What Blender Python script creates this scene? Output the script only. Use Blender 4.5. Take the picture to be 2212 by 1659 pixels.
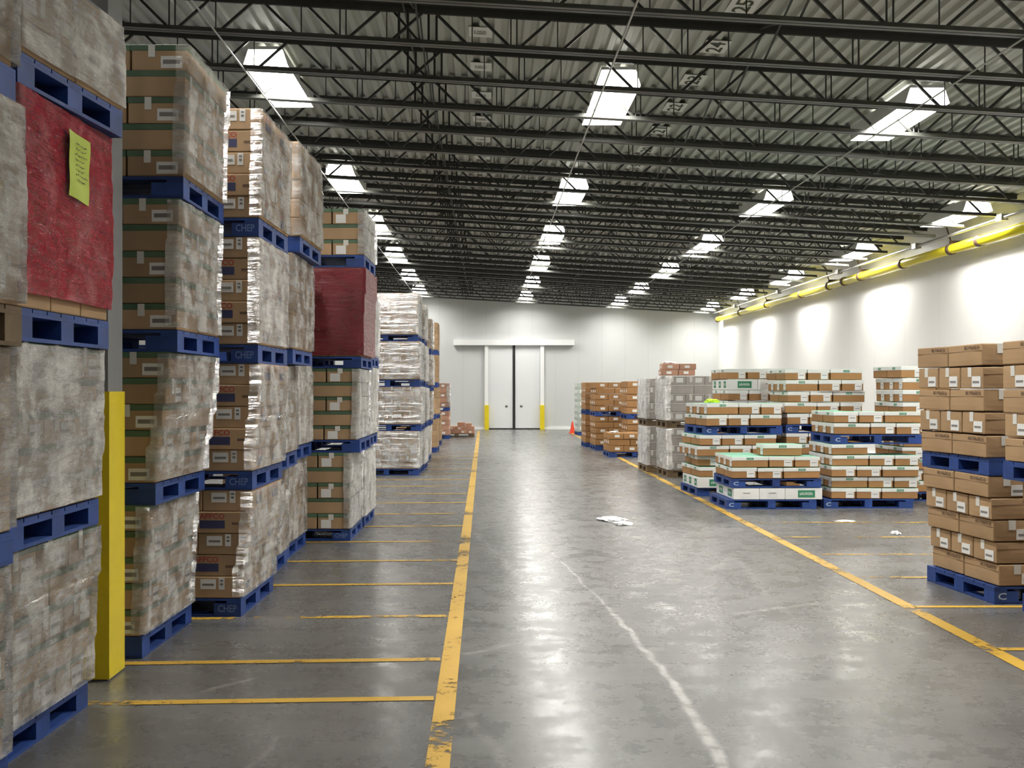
import bpy, bmesh, math, random
from mathutils import Vector, Matrix, noise

random.seed(7)
S = bpy.context.scene
COL = S.collection
for o in list(bpy.data.objects):
    bpy.data.objects.remove(o)

# ------------------------------------------------------------------ camera, world, exposure
EYE = 1.6
F = 2350.0                       # focal length in pixels of the 2212x1659 frame
cam = bpy.data.cameras.new('camera')
cam.sensor_width = 36.0
cam.lens = F / 2212.0 * 36.0
cam.shift_x = (1106 - 1050) / 2212.0
cam.shift_y = (840 - 829.5) / 2212.0
cam.clip_start = 0.05
cam.clip_end = 200
camo = bpy.data.objects.new('camera', cam)
COL.objects.link(camo)
camo.location = (0, 0, EYE)
camo.rotation_euler = (math.pi / 2, 0, 0)
S.camera = camo

w = bpy.data.worlds.new('world')
S.world = w
w.use_nodes = True
w.node_tree.nodes['Background'].inputs[0].default_value = (0.02, 0.02, 0.02, 1)
w.node_tree.nodes['Background'].inputs[1].default_value = 1.0
S.view_settings.view_transform = 'Standard'
S.view_settings.look = 'None'
S.view_settings.gamma = 1.0
S.view_settings.use_curve_mapping = False
S.view_settings.exposure = 0.0

LAMP_DOWN = 114.0                # watts of each fixture's downward lamp
FILL_UP = 2.4                   # watts of an added upward fill that brightens the deck

ROOM_X0, ROOM_X1 = -12.0, 9.15
ROOM_Y0, ROOM_Y1 = -8.0, 43.0


def hb(x):                       # height of the joists' bottom chords (the roof falls to +x)
    return EYE + 3.42 - 0.058 * x


def fp(px, py):                  # photo pixel on the floor -> x, y
    y = F * EYE / (py - 840.0)
    return ((px - 1050.0) * y / F, y)


# ------------------------------------------------------------------ materials
MATS = {}


def new_mat(name):
    m = bpy.data.materials.new(name)
    m.use_nodes = True
    nt = m.node_tree
    b = nt.nodes['Principled BSDF']
    MATS[name] = m
    return m, nt, b


def nd(nt, t, **kw):
    n = nt.nodes.new(t)
    for k, v in kw.items():
        setattr(n, k, v)
    return n


def setin(n, **kw):
    for k, v in kw.items():
        n.inputs[k.replace('_', ' ')].default_value = v


def plain(name, col, rough=0.6, metal=0.0, var=0.0, noise_scale=6.0, noise_amt=0.0, bump=0.0, spec=0.5):
    m, nt, b = new_mat(name)
    b.inputs['Roughness'].default_value = rough
    b.inputs['Metallic'].default_value = metal
    b.inputs['Specular IOR Level'].default_value = spec
    L = nt.links
    rgb = nd(nt, 'ShaderNodeRGB')
    rgb.outputs[0].default_value = (*col, 1)
    src = rgb.outputs[0]
    if var:
        oi = nd(nt, 'ShaderNodeObjectInfo')
        hs = nd(nt, 'ShaderNodeHueSaturation')
        mr = nd(nt, 'ShaderNodeMapRange')
        mr.inputs['To Min'].default_value = 1 - var
        mr.inputs['To Max'].default_value = 1 + var
        L.new(oi.outputs['Random'], mr.inputs['Value'])
        L.new(mr.outputs[0], hs.inputs['Value'])
        L.new(src, hs.inputs['Color'])
        src = hs.outputs[0]
    if noise_amt:
        tc = nd(nt, 'ShaderNodeTexCoord')
        no = nd(nt, 'ShaderNodeTexNoise')
        no.inputs['Scale'].default_value = noise_scale
        no.inputs['Detail'].default_value = 5
        L.new(tc.outputs['Object'], no.inputs['Vector'])
        mr = nd(nt, 'ShaderNodeMapRange')
        mr.inputs['From Min'].default_value = 0.3
        mr.inputs['From Max'].default_value = 0.7
        mr.inputs['To Min'].default_value = 1 - noise_amt
        mr.inputs['To Max'].default_value = 1 + noise_amt
        L.new(no.outputs['Fac'], mr.inputs['Value'])
        hs = nd(nt, 'ShaderNodeHueSaturation')
        L.new(mr.outputs[0], hs.inputs['Value'])
        L.new(src, hs.inputs['Color'])
        src = hs.outputs[0]
        if bump:
            bp = nd(nt, 'ShaderNodeBump')
            bp.inputs['Strength'].default_value = bump
            bp.inputs['Distance'].default_value = 0.01
            L.new(no.outputs['Fac'], bp.inputs['Height'])
            L.new(bp.outputs[0], b.inputs['Normal'])
    L.new(src, b.inputs['Base Color'])
    return m


plain('card', (0.42, 0.285, 0.165), 0.75, var=0.16, noise_amt=0.09, noise_scale=4, spec=0.25)
plain('card_tan', (0.40, 0.262, 0.142), 0.75, var=0.09, noise_amt=0.06, noise_scale=4, spec=0.25)
plain('card_red', (0.46, 0.26, 0.18), 0.75, var=0.1, noise_amt=0.1, spec=0.25)
plain('card_orange', (0.38, 0.205, 0.085), 0.75, var=0.1, noise_amt=0.06, spec=0.25)
plain('card_grey', (0.40, 0.37, 0.34), 0.6, var=0.1, noise_amt=0.1)
plain('card_white', (0.80, 0.80, 0.78), 0.5, var=0.04, noise_amt=0.04)
plain('card_sage', (0.42, 0.48, 0.43), 0.6, var=0.1, noise_amt=0.1)
plain('card_seam', (0.17, 0.105, 0.055), 0.8)
plain('band_green', (0.085, 0.15, 0.085), 0.6, var=0.15, noise_amt=0.15)
plain('lid_white', (0.78, 0.79, 0.76), 0.5, var=0.04)
plain('lid_green', (0.16, 0.46, 0.30), 0.45, var=0.1, noise_amt=0.15)
plain('logo_green', (0.045, 0.24, 0.12), 0.5)
plain('sticker', (0.78, 0.78, 0.76), 0.4, var=0.05)
plain('tape', (0.72, 0.71, 0.66), 0.25, var=0.06)
plain('print_grey', (0.22, 0.21, 0.20), 0.6)
plain('print_brown', (0.16, 0.10, 0.06), 0.7)
plain('print_red', (0.42, 0.05, 0.045), 0.6)
plain('print_navy', (0.045, 0.05, 0.13), 0.6)
plain('print_white', (0.75, 0.78, 0.75), 0.5)
plain('ink', (0.05, 0.06, 0.03), 0.6)
plain('pallet_blue', (0.014, 0.050, 0.22), 0.6, var=0.2, noise_amt=0.25, noise_scale=9, bump=0.15)
plain('pallet_wood', (0.16, 0.11, 0.06), 0.8, var=0.2, noise_amt=0.25, noise_scale=9)
plain('stencil', (0.13, 0.21, 0.45), 0.6)
plain('stencil_white', (0.45, 0.55, 0.72), 0.6)
plain('steel_dark', (0.040, 0.042, 0.037), 0.45, noise_amt=0.15)
plain('steel_lit', (0.085, 0.088, 0.078), 0.4, noise_amt=0.1)  # same dark steel, lamp light on the bottom chords put into its colour
plain('column_grey', (0.20, 0.205, 0.21), 0.5, noise_amt=0.06)
plain('safety_yellow', (0.74, 0.58, 0.01), 0.4, noise_amt=0.05)
plain('pipe_yellow', (0.86, 0.74, 0.015), 0.3)
plain('coupling', (0.10, 0.055, 0.03), 0.6)
plain('conduit', (0.55, 0.55, 0.53), 0.3, metal=0.8)
plain('cable', (0.5, 0.5, 0.47), 0.4)
plain('door_white', (0.74, 0.76, 0.77), 0.4)
plain('trim_white', (0.84, 0.85, 0.84), 0.4)
plain('rubber', (0.012, 0.012, 0.012), 0.6)
plain('handle_grey', (0.25, 0.25, 0.25), 0.4, metal=0.6)
plain('cone_orange', (0.85, 0.07, 0.025), 0.5)
plain('vest_lime', (0.55, 0.80, 0.03), 0.7, noise_amt=0.1)
plain('note_lime', (0.50, 0.62, 0.06), 0.6, noise_amt=0.05)
plain('scrap_film', (0.9, 0.9, 0.9), 0.2)
plain('paper', (0.85, 0.85, 0.83), 0.5)
plain('fixture_white', (0.8, 0.8, 0.78), 0.4)
plain('plate', (0.85, 0.85, 0.80), 0.5)


def make_deck():
    m, nt, b = new_mat('deck')
    L = nt.links
    b.inputs['Roughness'].default_value = 0.5
    b.inputs['Metallic'].default_value = 0.1
    tc = nd(nt, 'ShaderNodeTexCoord')
    no = nd(nt, 'ShaderNodeTexNoise')
    no.inputs['Scale'].default_value = 1.2
    no.inputs['Detail'].default_value = 4
    L.new(tc.outputs['Object'], no.inputs['Vector'])
    cr = nd(nt, 'ShaderNodeValToRGB')
    cr.color_ramp.elements[0].color = (0.46, 0.47, 0.42, 1)
    cr.color_ramp.elements[1].color = (0.60, 0.61, 0.55, 1)
    L.new(no.outputs['Fac'], cr.inputs[0])
    L.new(cr.outputs[0], b.inputs['Base Color'])


make_deck()


def make_lens():
    m, nt, b = new_mat('lens')
    b.inputs['Base Color'].default_value = (0.9, 0.9, 0.88, 1)
    b.inputs['Emission Color'].default_value = (1.0, 0.985, 0.93, 1)
    b.inputs['Emission Strength'].default_value = 14.0


make_lens()


def make_wall(name, axis, pitch, base):
    m, nt, b = new_mat(name)
    L = nt.links
    b.inputs['Roughness'].default_value = 0.42
    tc = nd(nt, 'ShaderNodeTexCoord')
    sp = nd(nt, 'ShaderNodeSeparateXYZ')
    L.new(tc.outputs['Object'], sp.inputs[0])
    md = nd(nt, 'ShaderNodeMath', operation='PINGPONG')
    md.inputs[1].default_value = pitch / 2
    L.new(sp.outputs[axis], md.inputs[0])
    lt = nd(nt, 'ShaderNodeMath', operation='LESS_THAN')
    lt.inputs[1].default_value = 0.009
    L.new(md.outputs[0], lt.inputs[0])
    no = nd(nt, 'ShaderNodeTexNoise')
    no.inputs['Scale'].default_value = 0.8
    no.inputs['Detail'].default_value = 3
    L.new(tc.outputs['Object'], no.inputs['Vector'])
    cr = nd(nt, 'ShaderNodeValToRGB')
    cr.color_ramp.elements[0].color = tuple(c * 0.94 for c in base) + (1,)
    cr.color_ramp.elements[1].color = (*base, 1)
    L.new(no.outputs['Fac'], cr.inputs[0])
    mx = nd(nt, 'ShaderNodeMix', data_type='RGBA')
    L.new(lt.outputs[0], mx.inputs['Factor'])
    L.new(cr.outputs[0], mx.inputs[6])
    mx.inputs[7].default_value = tuple(c * 0.86 for c in base) + (1,)
    L.new(mx.outputs[2], b.inputs['Base Color'])


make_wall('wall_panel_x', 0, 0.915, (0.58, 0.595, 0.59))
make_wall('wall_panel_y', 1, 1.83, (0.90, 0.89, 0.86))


def make_floor():
    m, nt, b = new_mat('concrete')
    L = nt.links
    tc = nd(nt, 'ShaderNodeTexCoord')
    P = tc.outputs['Object']

    def nz(scale, detail=5, vec=None, rough=0.6, dist=0.0):
        n = nd(nt, 'ShaderNodeTexNoise')
        n.inputs['Scale'].default_value = scale
        n.inputs['Detail'].default_value = detail
        n.inputs['Roughness'].default_value = rough
        n.inputs['Distortion'].default_value = dist
        L.new(vec or P, n.inputs['Vector'])
        return n.outputs['Fac']

    def ramp(src, a, bb, p0=0.35, p1=0.65):
        r = nd(nt, 'ShaderNodeMapRange')
        r.inputs['From Min'].default_value = p0
        r.inputs['From Max'].default_value = p1
        r.inputs['To Min'].default_value = a
        r.inputs['To Max'].default_value = bb
        L.new(src, r.inputs['Value'])
        return r.outputs[0]

    def mixc(fac, a, bb):
        x = nd(nt, 'ShaderNodeMix', data_type='RGBA')
        if isinstance(fac, float):
            x.inputs['Factor'].default_value = fac
        else:
            L.new(fac, x.inputs['Factor'])
        for sock, v in ((6, a), (7, bb)):
            if isinstance(v, tuple):
                x.inputs[sock].default_value = (*v, 1)
            else:
                L.new(v, x.inputs[sock])
        return x.outputs[2]

    def mul(a, bb):
        x = nd(nt, 'ShaderNodeMath', operation='MULTIPLY')
        L.new(a, x.inputs[0])
        if isinstance(bb, float):
            x.inputs[1].default_value = bb
        else:
            L.new(bb, x.inputs[1])
        return x.outputs[0]

    big = nz(0.35, 4)
    mid = nz(2.2, 8, rough=0.7)
    fine = nz(28, 6, rough=0.75)
    c = mixc(ramp(big, 0, 1), (0.112, 0.110, 0.104), (0.150, 0.148, 0.141))
    c = mixc(ramp(mid, 0, 0.55, 0.35, 0.72), c, (0.190, 0.187, 0.178))
    c = mixc(ramp(fine, 0, 0.6, 0.50, 0.70), c, (0.060, 0.058, 0.054))
    # dark wet-looking patches
    mp = nd(nt, 'ShaderNodeMapping')
    mp.inputs['Scale'].default_value = (1.0, 0.45, 1)
    L.new(P, mp.inputs['Vector'])
    patch = nz(0.9, 6, mp.outputs[0], 0.65, 0.4)
    c = mixc(ramp(patch, 0, 0.5, 0.46, 0.70), c, (0.075, 0.075, 0.074))
    # brushed scuffs running across the bays
    mp2 = nd(nt, 'ShaderNodeMapping')
    mp2.inputs['Scale'].default_value = (0.5, 7.0, 1)
    L.new(P, mp2.inputs['Vector'])
    sc = nz(1.6, 6, mp2.outputs[0], 0.7)
    c = mixc(ramp(sc, 0, 0.35, 0.5, 0.75), c, (0.24, 0.236, 0.225))
    # saw-cut joints every 1.82 m
    sp = nd(nt, 'ShaderNodeSeparateXYZ')
    L.new(P, sp.inputs[0])
    ad = nd(nt, 'ShaderNodeMath', operation='SUBTRACT')
    L.new(sp.outputs[1], ad.inputs[0])
    ad.inputs[1].default_value = 6.35
    pg = nd(nt, 'ShaderNodeMath', operation='PINGPONG')
    L.new(ad.outputs[0], pg.inputs[0])
    pg.inputs[1].default_value = 1.82
    jn = ramp(pg.outputs[0], 0.6, 0.0, 0.002, 0.010)
    c = mixc(jn, c, (0.05, 0.05, 0.048))

    # individual scrapes and tyre marks: (from px, to px, half width m, colour, strength)
    marks = [
        ((1190, 1190), (1325, 1325), 0.012, (0.42, 0.41, 0.40), 0.75),
        ((1325, 1325), (1455, 1475), 0.020, (0.46, 0.45, 0.43), 0.85),
        ((1455, 1475), (1565, 1659), 0.026, (0.46, 0.45, 0.43), 0.9),
        ((1000, 1412), (1125, 1388), 0.02, (0.30, 0.295, 0.28), 0.5),
        ((1025, 1150), (1120, 1245), 0.03, (0.28, 0.275, 0.265), 0.5),
        ((1125, 1700), (1010, 1540), 0.03, (0.26, 0.255, 0.245), 0.45),
        ((1540, 1232), (1590, 1190), 0.05, (0.27, 0.265, 0.26), 0.5),
        ((1590, 1205), (1660, 1285), 0.03, (0.27, 0.265, 0.26), 0.4),
        ((1590, 1325), (1760, 1303), 0.03, (0.30, 0.295, 0.28), 0.6),
        ((1555, 1262), (1530, 1300), 0.010, (0.03, 0.03, 0.03), 0.85),
        ((1518, 1300), (1556, 1308), 0.012, (0.03, 0.03, 0.03), 0.8),
        ((1365, 1276), (1398, 1279), 0.014, (0.03, 0.03, 0.03), 0.8),
        ((1430, 1376), (1452, 1382), 0.014, (0.03, 0.03, 0.03), 0.7),
        ((1427, 1250), (1462, 1247), 0.012, (0.04, 0.04, 0.04), 0.6),
        ((440, 1495), (560, 1462), 0.02, (0.33, 0.32, 0.30), 0.6),
        ((540, 1659), (600, 1590), 0.012, (0.26, 0.25, 0.24), 0.6),
        ((1925, 1350), (2010, 1372), 0.03, (0.28, 0.275, 0.265), 0.5),
    ]
    wob = nd(nt, 'ShaderNodeTexNoise')
    wob.inputs['Scale'].default_value = 3.0
    L.new(P, wob.inputs['Vector'])
    ws = nd(nt, 'ShaderNodeVectorMath', operation='MULTIPLY_ADD')
    L.new(wob.outputs['Color'], ws.inputs[0])
    ws.inputs[1].default_value = (0.09, 0.09, 0.0)
    L.new(P, ws.inputs[2])
    brk = ramp(nz(9, 5, rough=0.7), 0.25, 1.0, 0.38, 0.55)
    for pa, pb, hw, colr, st in marks:
        ax, ay = fp(*pa)
        bx, by = fp(*pb)
        ax += 0.045; bx += 0.045; ay += 0.045; by += 0.045
        sub = nd(nt, 'ShaderNodeVectorMath', operation='SUBTRACT')
        L.new(ws.outputs[0], sub.inputs[0])
        sub.inputs[1].default_value = (ax, ay, 0)
        ba = (bx - ax, by - ay, 0)
        l2 = ba[0] ** 2 + ba[1] ** 2
        dt = nd(nt, 'ShaderNodeVectorMath', operation='DOT_PRODUCT')
        L.new(sub.outputs[0], dt.inputs[0])
        dt.inputs[1].default_value = (ba[0] / l2, ba[1] / l2, 0)
        cl = nd(nt, 'ShaderNodeClamp')
        L.new(dt.outputs['Value'], cl.inputs[0])
        scl = nd(nt, 'ShaderNodeVectorMath', operation='SCALE')
        scl.inputs[0].default_value = ba
        L.new(cl.outputs[0], scl.inputs['Scale'])
        df = nd(nt, 'ShaderNodeVectorMath', operation='DISTANCE')
        L.new(sub.outputs[0], df.inputs[0])
        L.new(scl.outputs[0], df.inputs[1])
        f = mul(ramp(df.outputs['Value'], st, 0.0, hw * 0.5, hw * 1.4), brk)
        c = mixc(f, c, colr)
    L.new(c, b.inputs['Base Color'])
    rg = ramp(nz(3.2, 7, rough=0.72), 0.21, 0.37, 0.36, 0.66)
    L.new(rg, b.inputs['Roughness'])
    b.inputs['Specular IOR Level'].default_value = 0.5
    bp = nd(nt, 'ShaderNodeBump')
    bp.inputs['Strength'].default_value = 0.05
    bp.inputs['Distance'].default_value = 0.02
    hsum = nd(nt, 'ShaderNodeMath', operation='ADD')
    L.new(nz(3.0, 2, rough=0.4), hsum.inputs[0])
    L.new(nz(0.9, 2), hsum.inputs[1])
    L.new(hsum.outputs[0], bp.inputs['Height'])
    L.new(bp.outputs[0], b.inputs['Normal'])


make_floor()


def make_paint(name, wear):
    m, nt, b = new_mat(name)
    L = nt.links
    tc = nd(nt, 'ShaderNodeTexCoord')
    geo = nd(nt, 'ShaderNodeNewGeometry')
    a = nd(nt, 'ShaderNodeTexNoise')
    a.inputs['Scale'].default_value = 16
    a.inputs['Detail'].default_value = 8
    a.inputs['Roughness'].default_value = 0.75
    L.new(geo.outputs['Position'], a.inputs['Vector'])
    c = nd(nt, 'ShaderNodeTexNoise')
    c.inputs['Scale'].default_value = 1.7
    c.inputs['Detail'].default_value = 3
    L.new(geo.outputs['Position'], c.inputs['Vector'])
    ad = nd(nt, 'ShaderNodeMath', operation='ADD')
    L.new(a.outputs['Fac'], ad.inputs[0])
    L.new(c.outputs['Fac'], ad.inputs[1])
    mr = nd(nt, 'ShaderNodeMapRange')
    mr.inputs['From Min'].default_value = wear
    mr.inputs['From Max'].default_value = wear + 0.10
    L.new(ad.outputs[0], mr.inputs['Value'])
    cr = nd(nt, 'ShaderNodeMix', data_type='RGBA')
    L.new(c.outputs['Fac'], cr.inputs['Factor'])
    cr.inputs[6].default_value = (0.46, 0.26, 0.035, 1)
    cr.inputs[7].default_value = (0.66, 0.42, 0.05, 1)
    L.new(cr.outputs[2], b.inputs['Base Color'])
    b.inputs['Roughness'].default_value = 0.45
    tr = nd(nt, 'ShaderNodeBsdfTransparent')
    mx = nd(nt, 'ShaderNodeMixShader')
    L.new(mr.outputs[0], mx.inputs[0])
    L.new(tr.outputs[0], mx.inputs[1])
    L.new(b.outputs[0], mx.inputs[2])
    L.new(mx.outputs[0], nt.nodes['Material Output'].inputs['Surface'])


make_paint('line_paint', 0.80)
make_paint('line_paint_worn', 0.93)


def make_film(name, col, lo, hi, rough=0.2, tint=(1, 1, 1), patch=None, bump=0.5):
    """Stretch film: part clear, part milky, wrinkled along the pull of the wrap."""
    m, nt, b = new_mat(name)
    L = nt.links
    geo = nd(nt, 'ShaderNodeNewGeometry')
    P = geo.outputs['Position']

    def nz(scale, detail, stretch=(1, 1, 1), rot=(0, 0, 0), dist=0.0, ro=0.6):
        mp = nd(nt, 'ShaderNodeMapping')
        mp.inputs['Scale'].default_value = stretch
        mp.inputs['Rotation'].default_value = rot
        L.new(P, mp.inputs['Vector'])
        n = nd(nt, 'ShaderNodeTexNoise')
        n.inputs['Scale'].default_value = scale
        n.inputs['Detail'].default_value = detail
        n.inputs['Roughness'].default_value = ro
        n.inputs['Distortion'].default_value = dist
        L.new(mp.outputs[0], n.inputs['Vector'])
        return n.outputs['Fac']

    def mrange(src, f0, f1, t0, t1):
        r = nd(nt, 'ShaderNodeMapRange')
        for k, v in (('From Min', f0), ('From Max', f1), ('To Min', t0), ('To Max', t1)):
            r.inputs[k].default_value = v
        L.new(src, r.inputs['Value'])
        return r.outputs[0]

    def add(a, c):
        x = nd(nt, 'ShaderNodeMath', operation='ADD')
        L.new(a, x.inputs[0])
        L.new(c, x.inputs[1])
        return x.outputs[0]

    cloud = nz(4.5, 4, dist=0.4)
    streak = nz(3.0, 5, (1.5, 1.5, 9.0), (0.14, 0.1, 0.0), 0.8)
    diag = nz(3.0, 4, (1.2, 1.2, 7.0), (-0.5, 0.2, 0.3), 0.6)
    c2 = add(cloud, cloud)
    opac = mrange(add(add(c2, cloud), add(streak, diag)), 2.15, 2.95, lo, hi)
    bp = nd(nt, 'ShaderNodeBump')
    bp.inputs['Strength'].default_value = bump
    bp.inputs['Distance'].default_value = 0.05
    L.new(add(nz(7.0, 4, (0.8, 0.8, 5.0), (0.2, 0.1, 0.0), 0.8), add(streak, diag)), bp.inputs['Height'])
    gl = nd(nt, 'ShaderNodeBsdfGlossy')
    gl.inputs['Roughness'].default_value = rough
    L.new(bp.outputs[0], gl.inputs['Normal'])
    b.inputs['Roughness'].default_value = 0.7
    b.inputs['Specular IOR Level'].default_value = 0.0
    b.inputs['Base Color'].default_value = (*col, 1)
    if patch:
        mxc = nd(nt, 'ShaderNodeMix', data_type='RGBA')
        L.new(mrange(nz(3.4, 6, dist=0.7), 0.50, 0.68, 0.0, 0.7), mxc.inputs['Factor'])
        mxc.inputs[6].default_value = (*col, 1)
        mxc.inputs[7].default_value = (*patch, 1)
        L.new(mxc.outputs[2], b.inputs['Base Color'])
    tr = nd(nt, 'ShaderNodeBsdfTransparent')
    tr.inputs[0].default_value = (*tint, 1)
    mx = nd(nt, 'ShaderNodeMixShader')
    L.new(opac, mx.inputs[0])
    L.new(tr.outputs[0], mx.inputs[1])
    L.new(b.outputs[0], mx.inputs[2])
    fr = nd(nt, 'ShaderNodeFresnel')
    fr.inputs['IOR'].default_value = 1.5
    L.new(bp.outputs[0], fr.inputs['Normal'])
    mg = nd(nt, 'ShaderNodeMixShader')
    L.new(mrange(fr.outputs[0], 0.0, 1.0, 0.05, 0.75), mg.inputs[0])
    L.new(mx.outputs[0], mg.inputs[1])
    L.new(gl.outputs[0], mg.inputs[2])
    L.new(mg.outputs[0], nt.nodes['Material Output'].inputs['Surface'])


make_film('film', (0.88, 0.87, 0.84), 0.10, 0.56, 0.06, bump=1.2)
make_film('film_milky', (0.90, 0.89, 0.86), 0.28, 0.76, 0.07, bump=1.2)
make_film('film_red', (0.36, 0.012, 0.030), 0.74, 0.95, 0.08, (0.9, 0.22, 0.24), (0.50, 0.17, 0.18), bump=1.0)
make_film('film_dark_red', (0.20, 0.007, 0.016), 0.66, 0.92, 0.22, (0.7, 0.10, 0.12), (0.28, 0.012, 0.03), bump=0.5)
make_film('film_shiny', (0.86, 0.86, 0.84), 0.06, 0.5, 0.05, bump=1.5)


# ------------------------------------------------------------------ mesh helpers
def link(o, parent=None):
    COL.objects.link(o)
    if parent is not None:
        o.parent = parent
    return o


def mesh_obj(name, me, parent=None, loc=None, rotz=0.0):
    o = bpy.data.objects.new(name, me)
    link(o, parent)
    if loc is not None:
        o.location = loc
    if rotz:
        o.rotation_euler = (0, 0, rotz)
    return o


def tag(o, label, cat, group=None):
    o['label'] = label
    o['category'] = cat
    if group:
        o['group'] = group
    return o


def empty(name, loc=(0, 0, 0), rotz=0.0):
    o = bpy.data.objects.new(name, None)
    o.empty_display_size = 0.2
    link(o)
    o.location = loc
    o.rotation_euler = (0, 0, rotz)
    return o


class MB:
    """Collects boxes, bars and tubes into one mesh."""

    def __init__(self):
        self.v, self.f, self.m = [], [], []
        self.mats = []

    def mi(self, mat):
        if mat not in self.mats:
            self.mats.append(mat)
        return self.mats.index(mat)

    def box(self, x0, x1, y0, y1, z0, z1, mat, top=None):
        i = len(self.v)
        self.v += [(x0, y0, z0), (x1, y0, z0), (x1, y1, z0), (x0, y1, z0), (x0, y0, z1), (x1, y0, z1), (x1, y1, z1), (x0, y1, z1)]
        k = self.mi(mat)
        for q in ((3, 2, 1, 0), (0, 1, 5, 4), (1, 2, 6, 5), (2, 3, 7, 6), (3, 0, 4, 7)):
            self.f.append(tuple(i + a for a in q)); self.m.append(k)
        self.f.append((i + 4, i + 5, i + 6, i + 7)); self.m.append(self.mi(top) if top else k)

    def bar(self, a, b, r, mat, n=4, r2=None):
        a, b = Vector(a), Vector(b)
        d = (b - a).normalized()
        u = d.cross(Vector((0, 0, 1)))
        if u.length < 1e-3:
            u = Vector((1, 0, 0))
        u.normalize()
        v = d.cross(u)
        i = len(self.v)
        k = self.mi(mat)
        r2 = r if r2 is None else r2
        for (c, rr) in ((a, r), (b, r2)):
            for j in range(n):
                t = 2 * math.pi * (j + 0.5) / n
                self.v.append(tuple(c + u * math.cos(t) * rr + v * math.sin(t) * rr))
        for j in range(n):
            self.f.append((i + j, i + (j + 1) % n, i + n + (j + 1) % n, i + n + j)); self.m.append(k)
        self.f.append(tuple(i + j for j in reversed(range(n)))); self.m.append(k)
        self.f.append(tuple(i + n + j for j in range(n))); self.m.append(k)

    def quad(self, pts, mat):
        i = len(self.v)
        self.v += [tuple(p) for p in pts]
        self.f.append(tuple(range(i, i + len(pts)))); self.m.append(self.mi(mat))

    def mesh(self, name, smooth=False):
        me = bpy.data.meshes.new(name)
        me.from_pydata(self.v, [], self.f)
        for t in self.mats:
            me.materials.append(MATS[t])
        me.polygons.foreach_set('material_index', self.m)
        if smooth:
            me.polygons.foreach_set('use_smooth', [True] * len(self.f))
        me.update()
        return me

    def obj(self, name, parent=None, loc=None, rotz=0.0, smooth=False):
        return mesh_obj(name, self.mesh(name, smooth), parent, loc, rotz)


_cache = {}


def bevel_box(lx, ly, lz, mat, bev=0.007, z0=0.0, top=None, bulge=0.0):
    key = ('bb', round(lx, 3), round(ly, 3), round(lz, 3), mat, bev, round(z0, 3), top, bulge)
    if key in _cache:
        return _cache[key]
    bm = bmesh.new()
    bmesh.ops.create_cube(bm, size=1.0)
    for v in bm.verts:
        v.co = Vector((v.co.x * lx, v.co.y * ly, (v.co.z + 0.5) * lz + z0))
    if bulge:
        bmesh.ops.subdivide_edges(bm, edges=bm.edges[:], cuts=3, use_grid_fill=True)
        for v in bm.verts:
            fx, fy, fz = v.co.x / (lx / 2), v.co.y / (ly / 2), (v.co.z - z0) / lz * 2 - 1
            k = bulge
            if abs(fx) > 0.99:
                v.co.x += math.copysign(k * (1 - fy * fy) * (1 - fz * fz), fx)
            if abs(fy) > 0.99:
                v.co.y += math.copysign(k * (1 - fx * fx) * (1 - fz * fz), fy)
        ed = [e for e in bm.edges if len(e.link_faces) == 2 and e.calc_face_angle() > 0.9]
        bmesh.ops.bevel(bm, geom=ed, offset=bev, segments=2, affect='EDGES', profile=0.5)
    else:
        bmesh.ops.bevel(bm, geom=bm.edges[:], offset=bev, segments=2, affect='EDGES', profile=0.5)
    me = bpy.data.meshes.new('carton')
    me.materials.append(MATS[mat])
    if top:
        me.materials.append(MATS[top])
        for f in bm.faces:
            if f.normal.z > 0.9:
                f.material_index = 1
    bm.to_mesh(me)
    bm.free()
    _cache[key] = me
    return me


FACES = {'+X': (Vector((0, 1, 0)), Vector((1, 0, 0))), '-X': (Vector((0, -1, 0)), Vector((-1, 0, 0))),
         '-Y': (Vector((1, 0, 0)), Vector((0, -1, 0))), '+Y': (Vector((-1, 0, 0)), Vector((0, 1, 0)))}


def face_frame(face, dims):
    """origin (lower start of the face), unit u, normal n, face width."""
    u, n = FACES[face]
    lx, ly, lz = dims
    half = lx / 2 if n.x else ly / 2
    wdt = ly if n.x else lx
    o = n * half - u * (wdt / 2)
    return o, u, n, wdt


def decal_add(mb, face, dims, u0, u1, v0, v1, mat, h=0.0022, base=0.0):
    o, u, n, wdt = face_frame(face, dims)
    lz = dims[2]
    P = lambda uu, vv, d: o + u * (uu * wdt) + Vector((0, 0, vv * lz)) + n * d
    i = len(mb.v)
    b0 = base - 0.001
    b1 = base + h
    for d in (b0, b1):
        for (uu, vv) in ((u0, v0), (u1, v0), (u1, v1), (u0, v1)):
            mb.v.append(tuple(P(uu, vv, d)))
    k = mb.mi(mat)
    for q in ((0, 1, 5, 4), (1, 2, 6, 5), (2, 3, 7, 6), (3, 0, 4, 7), (4, 5, 6, 7)):
        mb.f.append(tuple(i + a for a in q)); mb.m.append(k)


_text = {}


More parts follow.
